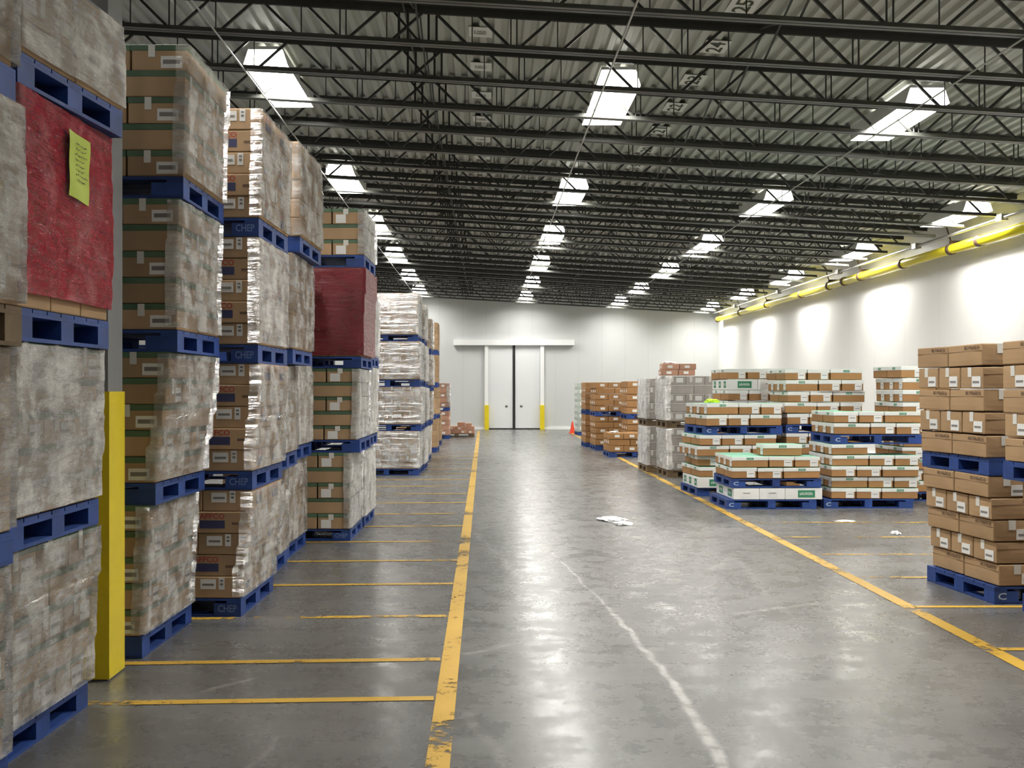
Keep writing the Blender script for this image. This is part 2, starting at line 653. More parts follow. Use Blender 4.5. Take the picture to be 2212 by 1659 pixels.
def text_polys(s):
    """Outline triangles of a word, 1 unit wide, 2-D."""
    if s in _text:
        return _text[s]
    cu = bpy.data.curves.new('lettering', 'FONT')
    cu.body = s
    cu.resolution_u = 2
    cu.offset = 0.018
    ob = bpy.data.objects.new('lettering', cu)
    COL.objects.link(ob)
    dg = bpy.context.evaluated_depsgraph_get()
    me = bpy.data.meshes.new_from_object(ob.evaluated_get(dg))
    vs = [v.co.copy() for v in me.vertices]
    fs = [tuple(p.vertices) for p in me.polygons]
    bpy.data.objects.remove(ob)
    bpy.data.curves.remove(cu)
    bpy.data.meshes.remove(me)
    x0 = min(v.x for v in vs); x1 = max(v.x for v in vs)
    y0 = min(v.y for v in vs); y1 = max(v.y for v in vs)
    vs = [((v.x - x0) / (x1 - x0), (v.y - y0) / (y1 - y0)) for v in vs]
    _text[s] = (vs, fs)
    return _text[s]


def text_add(mb, face, dims, s, u0, u1, v0, v1, mat, d=0.003):
    o, u, n, wdt = face_frame(face, dims)
    lz = dims[2]
    vs, fs = text_polys(s)
    i = len(mb.v)
    k = mb.mi(mat)
    for (a, b) in vs:
        mb.v.append(tuple(o + u * ((u0 + (u1 - u0) * a) * wdt) + Vector((0, 0, (v0 + (v1 - v0) * b) * lz)) + n * d))
    for f in fs:
        mb.f.append(tuple(i + a for a in f)); mb.m.append(k)


def glyph_rects(n, seed):
    """Strokes of a word too small to read: stems and cross strokes in a unit box."""
    rnd = random.Random(seed)
    out = []
    w = 1.0 / n
    for i in range(n):
        a, b = i * w, (i + 0.80) * w
        t = w * 0.22
        out.append((a, a + t, 0.0, 1.0))
        if rnd.random() < 0.6:
            out.append((b - t, b, 0.0, rnd.choice((1.0, 0.55))))
        for v in rnd.sample((0.0, 0.42, 0.84), 2):
            out.append((a + t, b - t * 0.5, v, v + 0.16))
    return out


def glyphs_add(mb, face, dims, n, seed, u0, u1, v0, v1, mat, d=0.003):
    for (a, b, c, e) in glyph_rects(n, seed):
        o, u, nn, wdt = face_frame(face, dims)
        P = lambda uu, vv: o + u * (uu * wdt) + Vector((0, 0, vv * dims[2])) + nn * d
        U = lambda x: u0 + (u1 - u0) * x
        V = lambda y: v0 + (v1 - v0) * y
        mb.quad([P(U(a), V(c)), P(U(b), V(c)), P(U(b), V(e)), P(U(a), V(e))], mat)


# ------------------------------------------------------------------ pallets
PL, PD = 1.20, 1.01              # across the bay, along the aisle


def pallet_meshes(color, h):
    key = ('pal', color, round(h, 3))
    if key in _cache:
        return _cache[key]
    t = 0.017
    top = MB()
    n = 7
    bw = 0.135
    for i in range(n):
        y = -PD / 2 + i * (PD - bw) / (n - 1)
        top.box(-PL / 2, PL / 2, y, y + bw, h - t, h, color)
    for x in (-PL / 2, -0.05, PL / 2 - 0.10):
        top.box(x, x + 0.10, -PD / 2, PD / 2, h - 2 * t, h - t - 0.0004, color)
    bot = MB()
    for x in (-PL / 2, -0.05, PL / 2 - 0.10):
        bot.box(x, x + 0.10, -PD / 2, PD / 2, 0, t, color)
    for y in (-PD / 2, PD / 2 - 0.1):
        bot.box(-PL / 2 + 0.10, PL / 2 - 0.10, y, y + 0.1, 0, t, color)
    blocks = {}
    for wx in (0.19, 0.10):
        b = MB()
        b.box(-wx / 2, wx / 2, -0.07, 0.07, t, h - 2 * t - 0.0004, color)
        blocks[wx] = b.mesh('block')
    _cache[key] = (top.mesh('top_deck'), bot.mesh('bottom_boards'), blocks)
    return _cache[key]


def pallet(cx, cy, z, rot, label, group, color='pallet_blue', h=0.13, mark=None):
    top, bot, blocks = pallet_meshes(color, h)
    p = empty('pallet', (cx, cy, z), rot)
    tag(p, label, 'pallet', group)
    mesh_obj('top_deck', top, p)
    mesh_obj('bottom_boards', bot, p)
    for ix, x in enumerate((-PL / 2 + 0.095, 0, PL / 2 - 0.095)):
        for y in (-PD / 2 + 0.07, 0, PD / 2 - 0.07):
            k = mesh_obj('block', blocks[0.19 if ix != 1 else 0.10], p, (x, y, 0))
            if mark and y < -0.1 and ((mark[1] == ix) or mark[1] == 9) and ix != 1:
                mb = MB()
                text_add(mb, '-Y', (0.19, 0.14, h), mark[0], 0.15, 0.15 + mark[2], 0.26, 0.66, 'stencil_white' if mark[0] == 'C' else 'stencil', 0.0015)
                mb.obj('stencil', k)
    return p


# ------------------------------------------------------------------ cartons
def style_band(face, ftype, dims, parts, lookrow):
    """green-banded brown carton: end faces carry tape and a barcode sticker."""
    if ftype == 'end':
        mb = MB()
        decal_add(mb, face, dims, 0.30, 0.42, 0.52, 1.0, 'tape', 0.006)
        parts.append(('tape', ('bandtape', face), mb))
        mb = MB()
        decal_add(mb, face, dims, 0.52, 0.90, 0.10, 0.56, 'sticker')
        decal_add(mb, face, dims, 0.56, 0.86, 0.26, 0.42, 'print_grey', 0.001, 0.0025)
        parts.append(('sticker', ('bandstick', face), mb))
    elif ftype == 'aisle_end':
        mb = MB()
        decal_add(mb, face, dims, 0.30, 0.44, 0.40, 1.0, 'tape', 0.006)
        parts.append(('tape', ('bandtape2', face), mb))
        mb = MB()
        decal_add(mb, face, dims, 0.54, 0.88, 0.08, 0.64, 'sticker')
        decal_add(mb, face, dims, 0.56, 0.86, 0.30, 0.42, 'print_grey', 0.001, 0.0025)
        parts.append(('sticker', ('bandstick2', face), mb))


def build_carton(kind, dims, facespec):
    """Returns (name, body mesh, [(part name, mesh)]).  facespec: tuple of (face, facetype)."""
    key = ('carton', kind, tuple(round(d, 3) for d in dims), facespec)
    if key in _cache:
        return _cache[key]
    lx, ly, lz = dims
    parts = []
    body_mat = 'card'
    name = 'carton'
    bulge = 0.0
    if kind == 'band':
        name = 'banded_carton'
        parts.append(('lid', None, bevel_box(lx + 0.006, ly + 0.006, lz * 0.24, 'band_green', 0.004, lz * 0.765)))
        for face, ft in facespec:
            style_band(face, ft, dims, parts, 0)
    elif kind == 'band_white':
        name = 'banded_carton'
        parts.append(('lid', None, bevel_box(lx + 0.006, ly + 0.006, lz * 0.24, 'band_green', 0.004, lz * 0.765)))
        for face, ft in facespec:
            if face in ('-Y',):
                mb = MB()
                decal_add(mb, face, dims, 0.10, 0.42, 0.06, 0.62, 'sticker')
                if ft == 'end':
                    decal_add(mb, face, dims, 0.34, 0.50, 0.62, 0.98, 'tape', 0.006)
                    parts.append(('sticker', None, mb))
            else:
                mb = MB()
                decal_add(mb, face, dims, 0.02, 0.98, 0.02, 0.97, 'card_white', 0.005)
                parts.append(('white_panel', None, mb))
    elif kind == 'print':
        name = 'printed_carton'
        for face, ft in facespec:
            mb = MB()
            if ft == 'end':
                decal_add(mb, face, dims, 0.18, 0.50, 0.42, 0.88, 'sticker')
                decal_add(mb, face, dims, 0.22, 0.46, 0.58, 0.68, 'print_grey', 0.001, 0.0025)
                parts.append(('sticker', None, mb))
                mb = MB()
                decal_add(mb, face, dims, 0.56, 0.68, 0.40, 0.96, 'sticker')
                decal_add(mb, face, dims, 0.59, 0.65, 0.60, 0.70, 'print_grey', 0.001, 0.0025)
                decal_add(mb, face, dims, 0.59, 0.65, 0.78, 0.86, 'print_grey', 0.001, 0.0025)
                parts.append(('tape', None, mb))
            elif ft == 'side':
                text_add(mb, face, dims, 'AFFCO', 0.30, 0.66, 0.66, 0.93, 'print_red')
                decal_add(mb, face, dims, 0.30, 0.66, 0.22, 0.60, 'print_navy', 0.0012)
                decal_add(mb, face, dims, 0.76, 0.90, 0.40, 0.52, 'print_brown', 0.0012)
                parts.append(('printed_panel', None, mb))
            elif ft == 'aisle_end':
                decal_add(mb, face, dims, 0.10, 0.48, 0.20, 0.80, 'sticker')
                decal_add(mb, face, dims, 0.58, 0.72, 0.30, 0.98, 'tape')
                parts.append(('sticker', None, mb))
    elif kind == 'plain':
        name = 'kraft_carton'
        for face, ft in facespec:
            mb = MB()
            if ft in ('end', 'aisle_end'):
                decal_add(mb, face, dims, 0.10, 0.46, 0.25, 0.72, 'sticker')
                decal_add(mb, face, dims, 0.56, 0.68, 0.35, 0.98, 'tape')
                parts.append(('sticker', None, mb))
            else:
                decal_add(mb, face, dims, 0.0, 1.0, 0.80, 0.82, 'card_seam', 0.0012)
                parts.append(('seam', None, mb))
    elif kind == 'shiny':
        name = 'labelled_carton'
        for face, ft in facespec:
            mb = MB()
            if face == '-Y':
                if ft == 'end':
                    decal_add(mb, face, dims, 0.52, 0.92, 0.12, 0.66, 'sticker')
                    decal_add(mb, face, dims, 0.36, 0.46, 0.40, 1.0, 'tape')
                    parts.append(('sticker', None, mb))
            else:
                decal_add(mb, face, dims, 0.02, 0.98, 0.03, 0.97, 'card_white', 0.004)
                parts.append(('white_panel', None, mb))
    elif kind == 'red':
        name = 'cream_carton'
        body_mat = 'card_tan'
    elif kind == 'tan':
        name = 'tan_carton'
        body_mat = 'card_tan'
        bulge = 0.004
        for face, ft in facespec:
            if ft in ('end', 'aisle_end'):
                mb = MB()
                decal_add(mb, face, dims, 0.36, 0.52, 0.55, 1.0, 'tape', 0.0065)
                parts.append(('tape', None, mb))
                mb = MB()
                decal_add(mb, face, dims, 0.54, 0.92, 0.08, 0.58, 'sticker', 0.0065)
                decal_add(mb, face, dims, 0.58, 0.86, 0.26, 0.36, 'print_grey', 0.001, 0.0065)
                parts.append(('sticker', None, mb))
            else:
                mb = MB()
                glyphs_add(mb, face, dims, 8, 3, 0.50, 0.94, 0.76, 0.92, 'print_brown', 0.0055)
                parts.append(('lettering', None, mb))
                mb = MB()
                decal_add(mb, face, dims, 0.01, 0.99, 0.665, 0.685, 'card_seam', 0.0036)
                parts.append(('seam', None, mb))
    elif kind == 'lidded':
        name = 'lidded_carton'
        body_mat = 'card_orange'
        parts.append(('lid', None, bevel_box(lx + 0.010, ly + 0.010, lz * 0.36, 'lid_white', 0.005, lz * 0.645, 'lid_green')))
        for face, ft in facespec:
            mb = MB()
            if ft in ('end', 'aisle_end'):
                decal_add(mb, face, dims, 0.60, 0.93, 0.06, 0.66, 'sticker', 0.004)
                decal_add(mb, face, dims, 0.66, 0.88, 0.42, 0.47, 'print_grey', 0.001, 0.0045)
                parts.append(('sticker', None, mb))
            else:
                decal_add(mb, face, dims, 0.40, 0.60, 0.72, 0.92, 'logo_green', 0.0065)
                glyphs_add(mb, face, dims, 7, 5, 0.42, 0.58, 0.78, 0.86, 'print_white', 0.0075)
                parts.append(('lid_panel', None, mb))
    elif kind == 'white':
        name = 'white_carton'
        body_mat = 'card_white'
        parts.append(('lid', None, bevel_box(lx - 0.02, ly - 0.02, 0.006, 'lid_green', 0.002, lz - 0.003)))
        for face, ft in facespec:
            mb = MB()
            if ft == 'side' or face in ('-X', '+X'):
                u0, u1 = (0.34, 0.80) if ft == 'side' else (0.30, 0.72)
                decal_add(mb, face, dims, u0, u1, 0.18, 0.82, 'logo_green', 0.002)
                glyphs_add(mb, face, dims, 8, 9, u0 + 0.05, u1 - 0.05, 0.40, 0.62, 'print_white', 0.003)
                parts.append(('green_panel', None, mb))
            else:
                decal_add(mb, face, dims, 0.30, 0.70, 0.22, 0.70, 'sticker', 0.002)
                decal_add(mb, face, dims, 0.36, 0.64, 0.54, 0.60, 'print_grey', 0.001, 0.0025)
                parts.append(('sticker', None, mb))
    elif kind == 'grey':
        name = 'grey_carton'
        body_mat = 'card_grey'
        for face, ft in facespec:
            mb = MB()
            if face == '-Y':
                decal_add(mb, face, dims, 0.0, 1.0, 0.93, 0.995, 'card_white', 0.003)
                if ft == 'end':
                    decal_add(mb, face, dims, 0.50, 0.86, 0.25, 0.78, 'sticker')
                    decal_add(mb, face, dims, 0.20, 0.34, 0.3, 0.93, 'tape')
                parts.append(('sticker', None, mb))
            else:
                decal_add(mb, face, dims, 0.01, 0.99, 0.02, 0.98, 'card_white', 0.004)
                parts.append(('white_panel', None, mb))
    elif kind == 'orange':
        name = 'amber_carton'
        body_mat = 'card_orange'
        for face, ft in facespec:
            if ft in ('end', 'aisle_end'):
                mb = MB()
                decal_add(mb, face, dims, 0.40, 0.74, 0.30, 0.72, 'sticker', 0.004)
                parts.append(('sticker', None, mb))
    elif kind == 'rose':
        name = 'rosy_carton'
        body_mat = 'card_red'
        for face, ft in facespec:
            if ft in ('end', 'aisle_end'):
                mb = MB()
                decal_add(mb, face, dims, 0.3, 0.6, 0.25, 0.70, 'sticker', 0.003)
                parts.append(('sticker', None, mb))
    elif kind == 'sage':
        name = 'sage_carton'
        body_mat = 'card_sage'
        for face, ft in facespec:
            mb = MB()
            decal_add(mb, face, dims, 0.25, 0.75, 0.35, 0.9, 'sticker', 0.003)
            parts.append(('sticker', None, mb))
    elif kind == 'brown':
        name = 'brown_carton'
        for face, ft in facespec:
            mb = MB()
            if face != '-Y':
                decal_add(mb, face, dims, 0.02, 0.98, 0.03, 0.97, 'card_tan', 0.004)
                parts.append(('pale_side', None, mb))
    body = bevel_box(lx, ly, lz, body_mat, 0.007, 0.0, None, bulge)
    out = []
    for pn, k, g in parts:
        out.append((pn, g if isinstance(g, bpy.types.Mesh) else g.mesh(pn)))
    _cache[key] = (name, body, out)
    return _cache[key]


LOOK = {
    'band': 'green-banded brown carton', 'band_white': 'white-sided green-banded carton', 'print': 'navy-printed brown carton',
    'plain': 'plain kraft carton', 'shiny': 'film-covered labelled carton', 'red': 'carton under red film', 'tan': 'big tan carton',
    'lidded': 'white-lidded brown carton', 'white': 'green-panelled white carton', 'grey': 'greyish filmed carton', 'orange': 'amber carton',
    'rose': 'rosy brown carton', 'sage': 'grey-green carton', 'brown': 'brown carton',
}
ROWN = ['bottom row', 'second row', 'third row', 'fourth row', 'fifth row', 'sixth row', 'seventh row', 'eighth row']
INW = ['corner', 'second inward', 'third inward', 'fourth inward']
LVL = ['bottom load', 'second load', 'third load', 'top load']
NROWS = {'n': 0}


def lay_load(side, xn, xf, y0, z0, rows, rowh, kind, stack, level, group, D=1.0, SX=0.345, LX=0.50, nf=9, lean=0.0,
             jit=0.008, aisle=True, rowyaw=0.0, yawj=0.0, kinds=None, gap=0.004, seed=0, fj=None):
    """Cartons of one palletised load.  side: -1 stack at the -x side of the aisle, +1 at the +x side.
    xn, xf: x of the aisle face at its near and far end; rows: one string per row, bottom first, read from
    the aisle corner inward: S = short end to the front, L = long side to the front, '.' = empty place."""
    rnd = random.Random(seed * 977 + int(y0 * 100) + int(z0 * 1000))
    th = math.atan2(-(xf - xn), D)
    ca, sa = math.cos(th), math.sin(th)
    offs = []
    for r, spec in enumerate(rows):
        dx = rnd.uniform(-jit, jit) + lean * r * (1 if side < 0 else -1)
        offs.append(dx)
        dy = rnd.uniform(-jit, jit)
        wpos = 0.0
        rw = rnd.uniform(-rowyaw, rowyaw)
        kr = (kinds[r] if kinds and kinds[r] else kind)
        rowname = 'top row' if r == len(rows) - 1 and r > 0 else ROWN[r]
        for i, ch in enumerate(spec):
            if i >= nf:
                break
            if ch in '.,':
                wpos += SX if ch == '.' else LX
                continue
            sx, sy, na = (SX, D / 2, 2) if ch in 'Ss' else (LX, D / 3, 3)
            for j in range(na if (i == 0 and aisle and ch in 'SL') else 1):
                face_x = '+X' if side < 0 else '-X'
                fs = []
                if j == 0:
                    fs.append(('-Y', 'end' if ch in 'Ss' else 'side'))
                if i == 0:
                    fs.append((face_x, 'side' if ch in 'Ss' else 'aisle_end'))
                zg = .009 if kr in ('lidded', 'tan', 'orange') else .003
                g2 = {'tan': .016, 'lidded': .022, 'orange': .010, 'band': .012, 'band_white': .014}.get(kr, gap)
                dims = (sx - g2, sy - g2, rowh - zg)
                name, body, parts = build_carton(kr, dims, tuple(fs))
                lu = sy * (j + 0.5) + dy
                lw = (wpos + sx / 2) * (1 if side > 0 else -1)
                jx = dx
                if fj and j == 0:
                    lu -= rnd.uniform(0, fj)
                if rw:
                    cu, cw = lu - D / 2, (lw - 0.6 * (1 if side > 0 else -1))
                    lu, lw = D / 2 + cu * math.cos(rw) + cw * math.sin(rw), lw - cw + cw * math.cos(rw) - cu * math.sin(rw)
                X = xn + ca * (lw + jx) - sa * lu
                Y = y0 + sa * (lw + jx) + ca * lu
                o = mesh_obj(name, body, None, (X, Y, z0 + r * rowh), th + rw + rnd.uniform(-yawj, yawj))
                if zg > .005:
                    o.rotation_euler.x = rnd.uniform(-.010, .010)
                    o.rotation_euler.y = rnd.uniform(-.010, .010)
                    o.location.z += .003
                if i == 0:
                    pos = 'corner' if j == 0 else ('middle' if (na == 3 and j == 1) else 'door end')
                else:
                    pos = INW[i]
                tag(o, f"{LOOK[kr]}, {rowname}, {pos}, {level}, {stack}" if level else f"{LOOK[kr]}, {rowname}, {pos}, {stack}", 'carton', group)
                for pn, me in parts:
                    mesh_obj(pn, me, o)
            wpos += sx
    return th, offs


def film_sheet(side, xn, xf, y0, D, z0, z1, offs, rowh, zc, mat, label, wf=0.07, group=None, amp=0.006, back=0.03, seed=0, flap=0.0, base=0.013):
    """A sheet of stretch film hugging the aisle face and turning the near corner."""
    th = math.atan2(-(xf - xn), D)
    ca, sa = math.cos(th), math.sin(th)
    path = []                   # (w inward, u along aisle, outward normal w, u)
    nfp = max(2, int(wf / 0.05) + 1)
    for i in range(nfp):
        path.append((wf * (1 - i / nfp), 0.0, 0, -1))
    path.append((0.0, 0.0, -0.9, -0.9))
    na = max(14, int(D / 0.045))
    for i in range(1, na):
        path.append((0.0, D * i / na, -1, 0))
    path.append((0.0, D, -0.9, 0.9))
    path.append((back, D, 0, 1))
    nz = max(8, int((z1 - z0) / 0.028))
    V, Fc = [], []
    n = len(path)
    for k in range(nz + 1):
        z = z0 + (z1 - z0) * k / nz
        r = (z - zc) / rowh - 0.5
        r0 = min(max(int(math.floor(r)), 0), len(offs) - 1)
        r1 = min(r0 + 1, len(offs) - 1)
        t = min(max(r - r0, 0), 1)
        t = min(max((t - 0.3) / 0.4, 0), 1)
        a, b = offs[r0], offs[r1]
        # outermost of neighbours so that the film never cuts a carton
        dx = (a * (1 - t) + b * t)
        dx = max(dx, a, b) if side < 0 else min(dx, a, b)
        for (wi, u, nw, nu) in path:
            q = noise.noise(Vector((u * 5 + seed * 3.1, z * 14 + u * 4, seed * 7.7))) + 0.6 * noise.noise(Vector((u * 14, z * 34 - u * 12, seed + 3.3)))
            d = base + amp * (q + 0.8) * 0.7
            w2 = wi + nw * d
            u2 = u + nu * d
            lw = w2 * (1 if side > 0 else -1) + dx
            V.append((xn + ca * lw - sa * u2, y0 + sa * lw + ca * u2, z + 0.004 * q))
    for k in range(nz):
        for i in range(n - 1):
            q = (k * n + i, k * n + i + 1, (k + 1) * n + i + 1, (k + 1) * n + i)
            Fc.append(q if side < 0 else q[::-1])
    me = bpy.data.meshes.new('stretch_film')
    me.from_pydata(V, [], Fc)
    me.materials.append(MATS[mat])
    me.polygons.foreach_set('use_smooth', [True] * len(Fc))
    o = mesh_obj('stretch_film', me)
    tag(o, label, 'film', group)
    return o


def load_with_pallet(side, xn, xf, y0, zp, zc, rows, ztop, kind, stack, level, group, film=None, mark=None, color='pallet_blue',
                     pxn=None, pallet_label=None, W=PL, wf=0.07, fkw=None, filmz=None, D=1.0, **kw):
    rowh = (ztop - zc) / len(rows)
    th, offs = lay_load(side, xn, xf, y0, zc + 0.002, rows, rowh, kind, stack, level, group, D=D, **kw)
    px = xn if pxn is None else pxn
    ca, sa = math.cos(th), math.sin(th)
    lw = (PL / 2) * (1 if side > 0 else -1)
    lu = PD / 2
    lab = pallet_label or (f"{'blue' if color == 'pallet_blue' else 'brown'} wooden pallet under {level or 'the load'}, {stack}")
    pallet(px + ca * lw - sa * lu, y0 + sa * lw + ca * lu, zp, th, lab, 'pallets of the ' + stack, color, zc - zp - 0.001, mark)
    if film:
        f0, f1 = filmz or (zc + 0.014, ztop - 0.008)
        film_sheet(side, xn, xf, y0, D, f0, f1, offs, rowh, zc, film,
                   f"{'red' if 'red' in film else 'clear'} stretch film around {level or 'the load'}, {stack}", wf, None, seed=zc * 3 + y0, **(fkw or {}))
    return th, offs


# ------------------------------------------------------------------ the setting
def struct(o):
    o['kind'] = 'structure'
    return o


def build_shell():
    b = MB(); b.box(ROOM_X0, ROOM_X1, ROOM_Y0, ROOM_Y1, -0.2, 0, 'concrete')
    struct(b.obj('floor'))
    ztop = 7.0
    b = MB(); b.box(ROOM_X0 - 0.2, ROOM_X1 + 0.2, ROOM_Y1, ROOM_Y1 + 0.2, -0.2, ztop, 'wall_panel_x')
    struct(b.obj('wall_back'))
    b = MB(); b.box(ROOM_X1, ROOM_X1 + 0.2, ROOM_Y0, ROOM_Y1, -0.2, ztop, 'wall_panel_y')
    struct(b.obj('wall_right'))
    b = MB(); b.box(ROOM_X0 - 0.2, ROOM_X0, ROOM_Y0, ROOM_Y1, -0.2, ztop, 'wall_panel_y')
    struct(b.obj('wall_left'))
    b = MB(); b.box(ROOM_X0 - 0.2, ROOM_X1 + 0.2, ROOM_Y0 - 0.2, ROOM_Y0, -0.2, ztop, 'wall_panel_x')
    struct(b.obj('wall_front'))
    # corrugated deck, flutes running along the aisle
    pitch = 0.155
    x = ROOM_X0
    prof = []
    while x < ROOM_X1:
        for dx, dz in ((0.0, 0.0), (0.062, 0.0), (0.083, 0.042), (0.134, 0.042)):
            prof.append((x + dx, dz))
        x += pitch
    V, Fc = [], []
    for y in (ROOM_Y0, ROOM_Y1):
        for (px, dz) in prof:
            V.append((px, y, hb(px) + 0.40 + dz))
    n = len(prof)
    for i in range(n - 1):
        Fc.append((i, n + i, n + i + 1, i + 1))
    me = bpy.data.meshes.new('ceiling')
    me.from_pydata(V, [], Fc)
    me.materials.append(MATS['deck'])
    struct(mesh_obj('ceiling', me))


build_shell()

JS = 1.25
JOISTS = [9.70 + JS * k for k in range(-3, 27)]


def build_joists():
    """One open-web joist: wide dark top chord, paired bottom angles, zigzag rods."""
    x0, x1 = -11.9, 9.0
    dz = lambda x: -0.058 * x

    def slab(mb, xa, xb, y0, y1, z0, z1, mat):
        i = len(mb.v)
        for (x) in (xa, xb):
            for (y, z) in ((y0, z0), (y1, z0), (y1, z1), (y0, z1)):
                mb.v.append((x, y, z + dz(x)))
        k = mb.mi(mat)
        for q in ((0, 3, 2, 1), (4, 5, 6, 7), (0, 1, 5, 4), (1, 2, 6, 5), (2, 3, 7, 6), (3, 0, 4, 7)):
            mb.f.append(tuple(i + a for a in q)); mb.m.append(k)

    top = MB()
    slab(top, x0, x1, -0.075, -0.008, 0.388, 0.395, 'steel_dark')
    slab(top, x0, x1, 0.008, 0.075, 0.388, 0.395, 'steel_dark')
    slab(top, x0, x1, -0.016, -0.008, 0.320, 0.388, 'steel_dark')
    slab(top, x0, x1, 0.008, 0.016, 0.320, 0.388, 'steel_dark')
    bot = MB()
    slab(bot, x0 + 0.3, x1 - 0.35, -0.058, -0.008, 0.0, 0.006, 'steel_lit')
    slab(bot, x0 + 0.3, x1 - 0.35, 0.008, 0.058, 0.0, 0.006, 'steel_lit')
    slab(bot, x0 + 0.3, x1 - 0.35, -0.016, -0.008, 0.006, 0.055, 'steel_lit')
    slab(bot, x0 + 0.3, x1 - 0.35, 0.008, 0.016, 0.006, 0.055, 'steel_lit')
    web = MB()
    x = x0 + 0.2
    k = 0
    P, RUN = 0.43, 0.33
    while x + P < x1 - 0.1:
        za, zb = (0.035, 0.345) if k % 4 < 2 else (0.345, 0.035)
        web.bar((x, 0, za + dz(x)), (x + RUN, 0, zb + dz(x + RUN)), 0.019, 'steel_dark', 4)
        if k % 4 == 0:
            for q in (-0.03, 0.03):
                web.bar((x - 0.06 + q, 0, 0.03 + dz(x)), (x - 0.06 + q, 0, 0.345 + dz(x)), 0.010, 'steel_dark', 4)
        elif k % 2 == 1:
            web.bar((x - 0.05, 0, 0.03 + dz(x)), (x - 0.05, 0, 0.345 + dz(x)), 0.008, 'steel_dark', 4)
        x += P
        k += 1
    mt, mbm, mw = top.mesh('top_chord'), bot.mesh('bottom_chord'), web.mesh('web_lattice')
    for k, y in enumerate(JOISTS):
        j = empty('roof_joist', (0.0, y, EYE + 3.42))
        tag(j, 'dark steel open-web roof joist spanning under the pale ribbed deck', 'roof joist', 'roof joists')
        mesh_obj('top_chord', mt, j)
        mesh_obj('bottom_chord', mbm, j)
        mesh_obj('web_lattice', mw, j, (0.12 * (k % 3) - 0.12, 0, -0.058 * (0.12 * (k % 3) - 0.12)))
    # bridging rows running along the building
    for bi, (bx, dense, lab) in enumerate(((-0.72, True, 'dense dark steel bridging over the stacks beside the aisle'),
                                           (2.75, False, 'thin cross bridging between joists above the aisle'),
                                           (5.9, False, 'thin cross bridging between joists above the tan cartons'))):
        mb = MB()
        zb, zt = hb(bx) + 0.05, hb(bx) + 0.36
        for k in range(len(JOISTS) - 1):
            a, b = JOISTS[k] + 0.02, JOISTS[k + 1] - 0.02
            mb.bar((bx, a, zb), (bx, b, zt), 0.012, 'steel_dark')
            mb.bar((bx + 0.05, a, zt), (bx + 0.05, b, zb), 0.012, 'steel_dark')
            if dense:
                for ddx in (-0.16, -0.07, 0.14, 0.22):
                    mb.bar((bx + ddx, a + 0.02, zb), (bx + ddx, a + 0.02, zt), 0.017, 'steel_dark')
                mb.bar((bx - 0.22, a + 0.03, zt), (bx + 0.04, a + 0.03, zb), 0.016, 'steel_dark')
                mb.bar((bx - 0.1, a, zt), (bx - 0.1, b, zt - 0.03), 0.014, 'steel_dark')
        tag(mb.obj('bridging_lattice'), lab, 'bridging')


build_joists()

ROWS_X = [(-2.5, 'over the tall stacks'), (1.5, 'over the aisle'), (5.0, 'over the low cartons'), (8.4, 'along the yellow pipe')]
LIGHT_Y = [13.45, 19.7, 25.15, 30.6, 36.1, 41.4]
ORD = ['first', 'second', 'third', 'fourth', 'fifth', 'sixth']


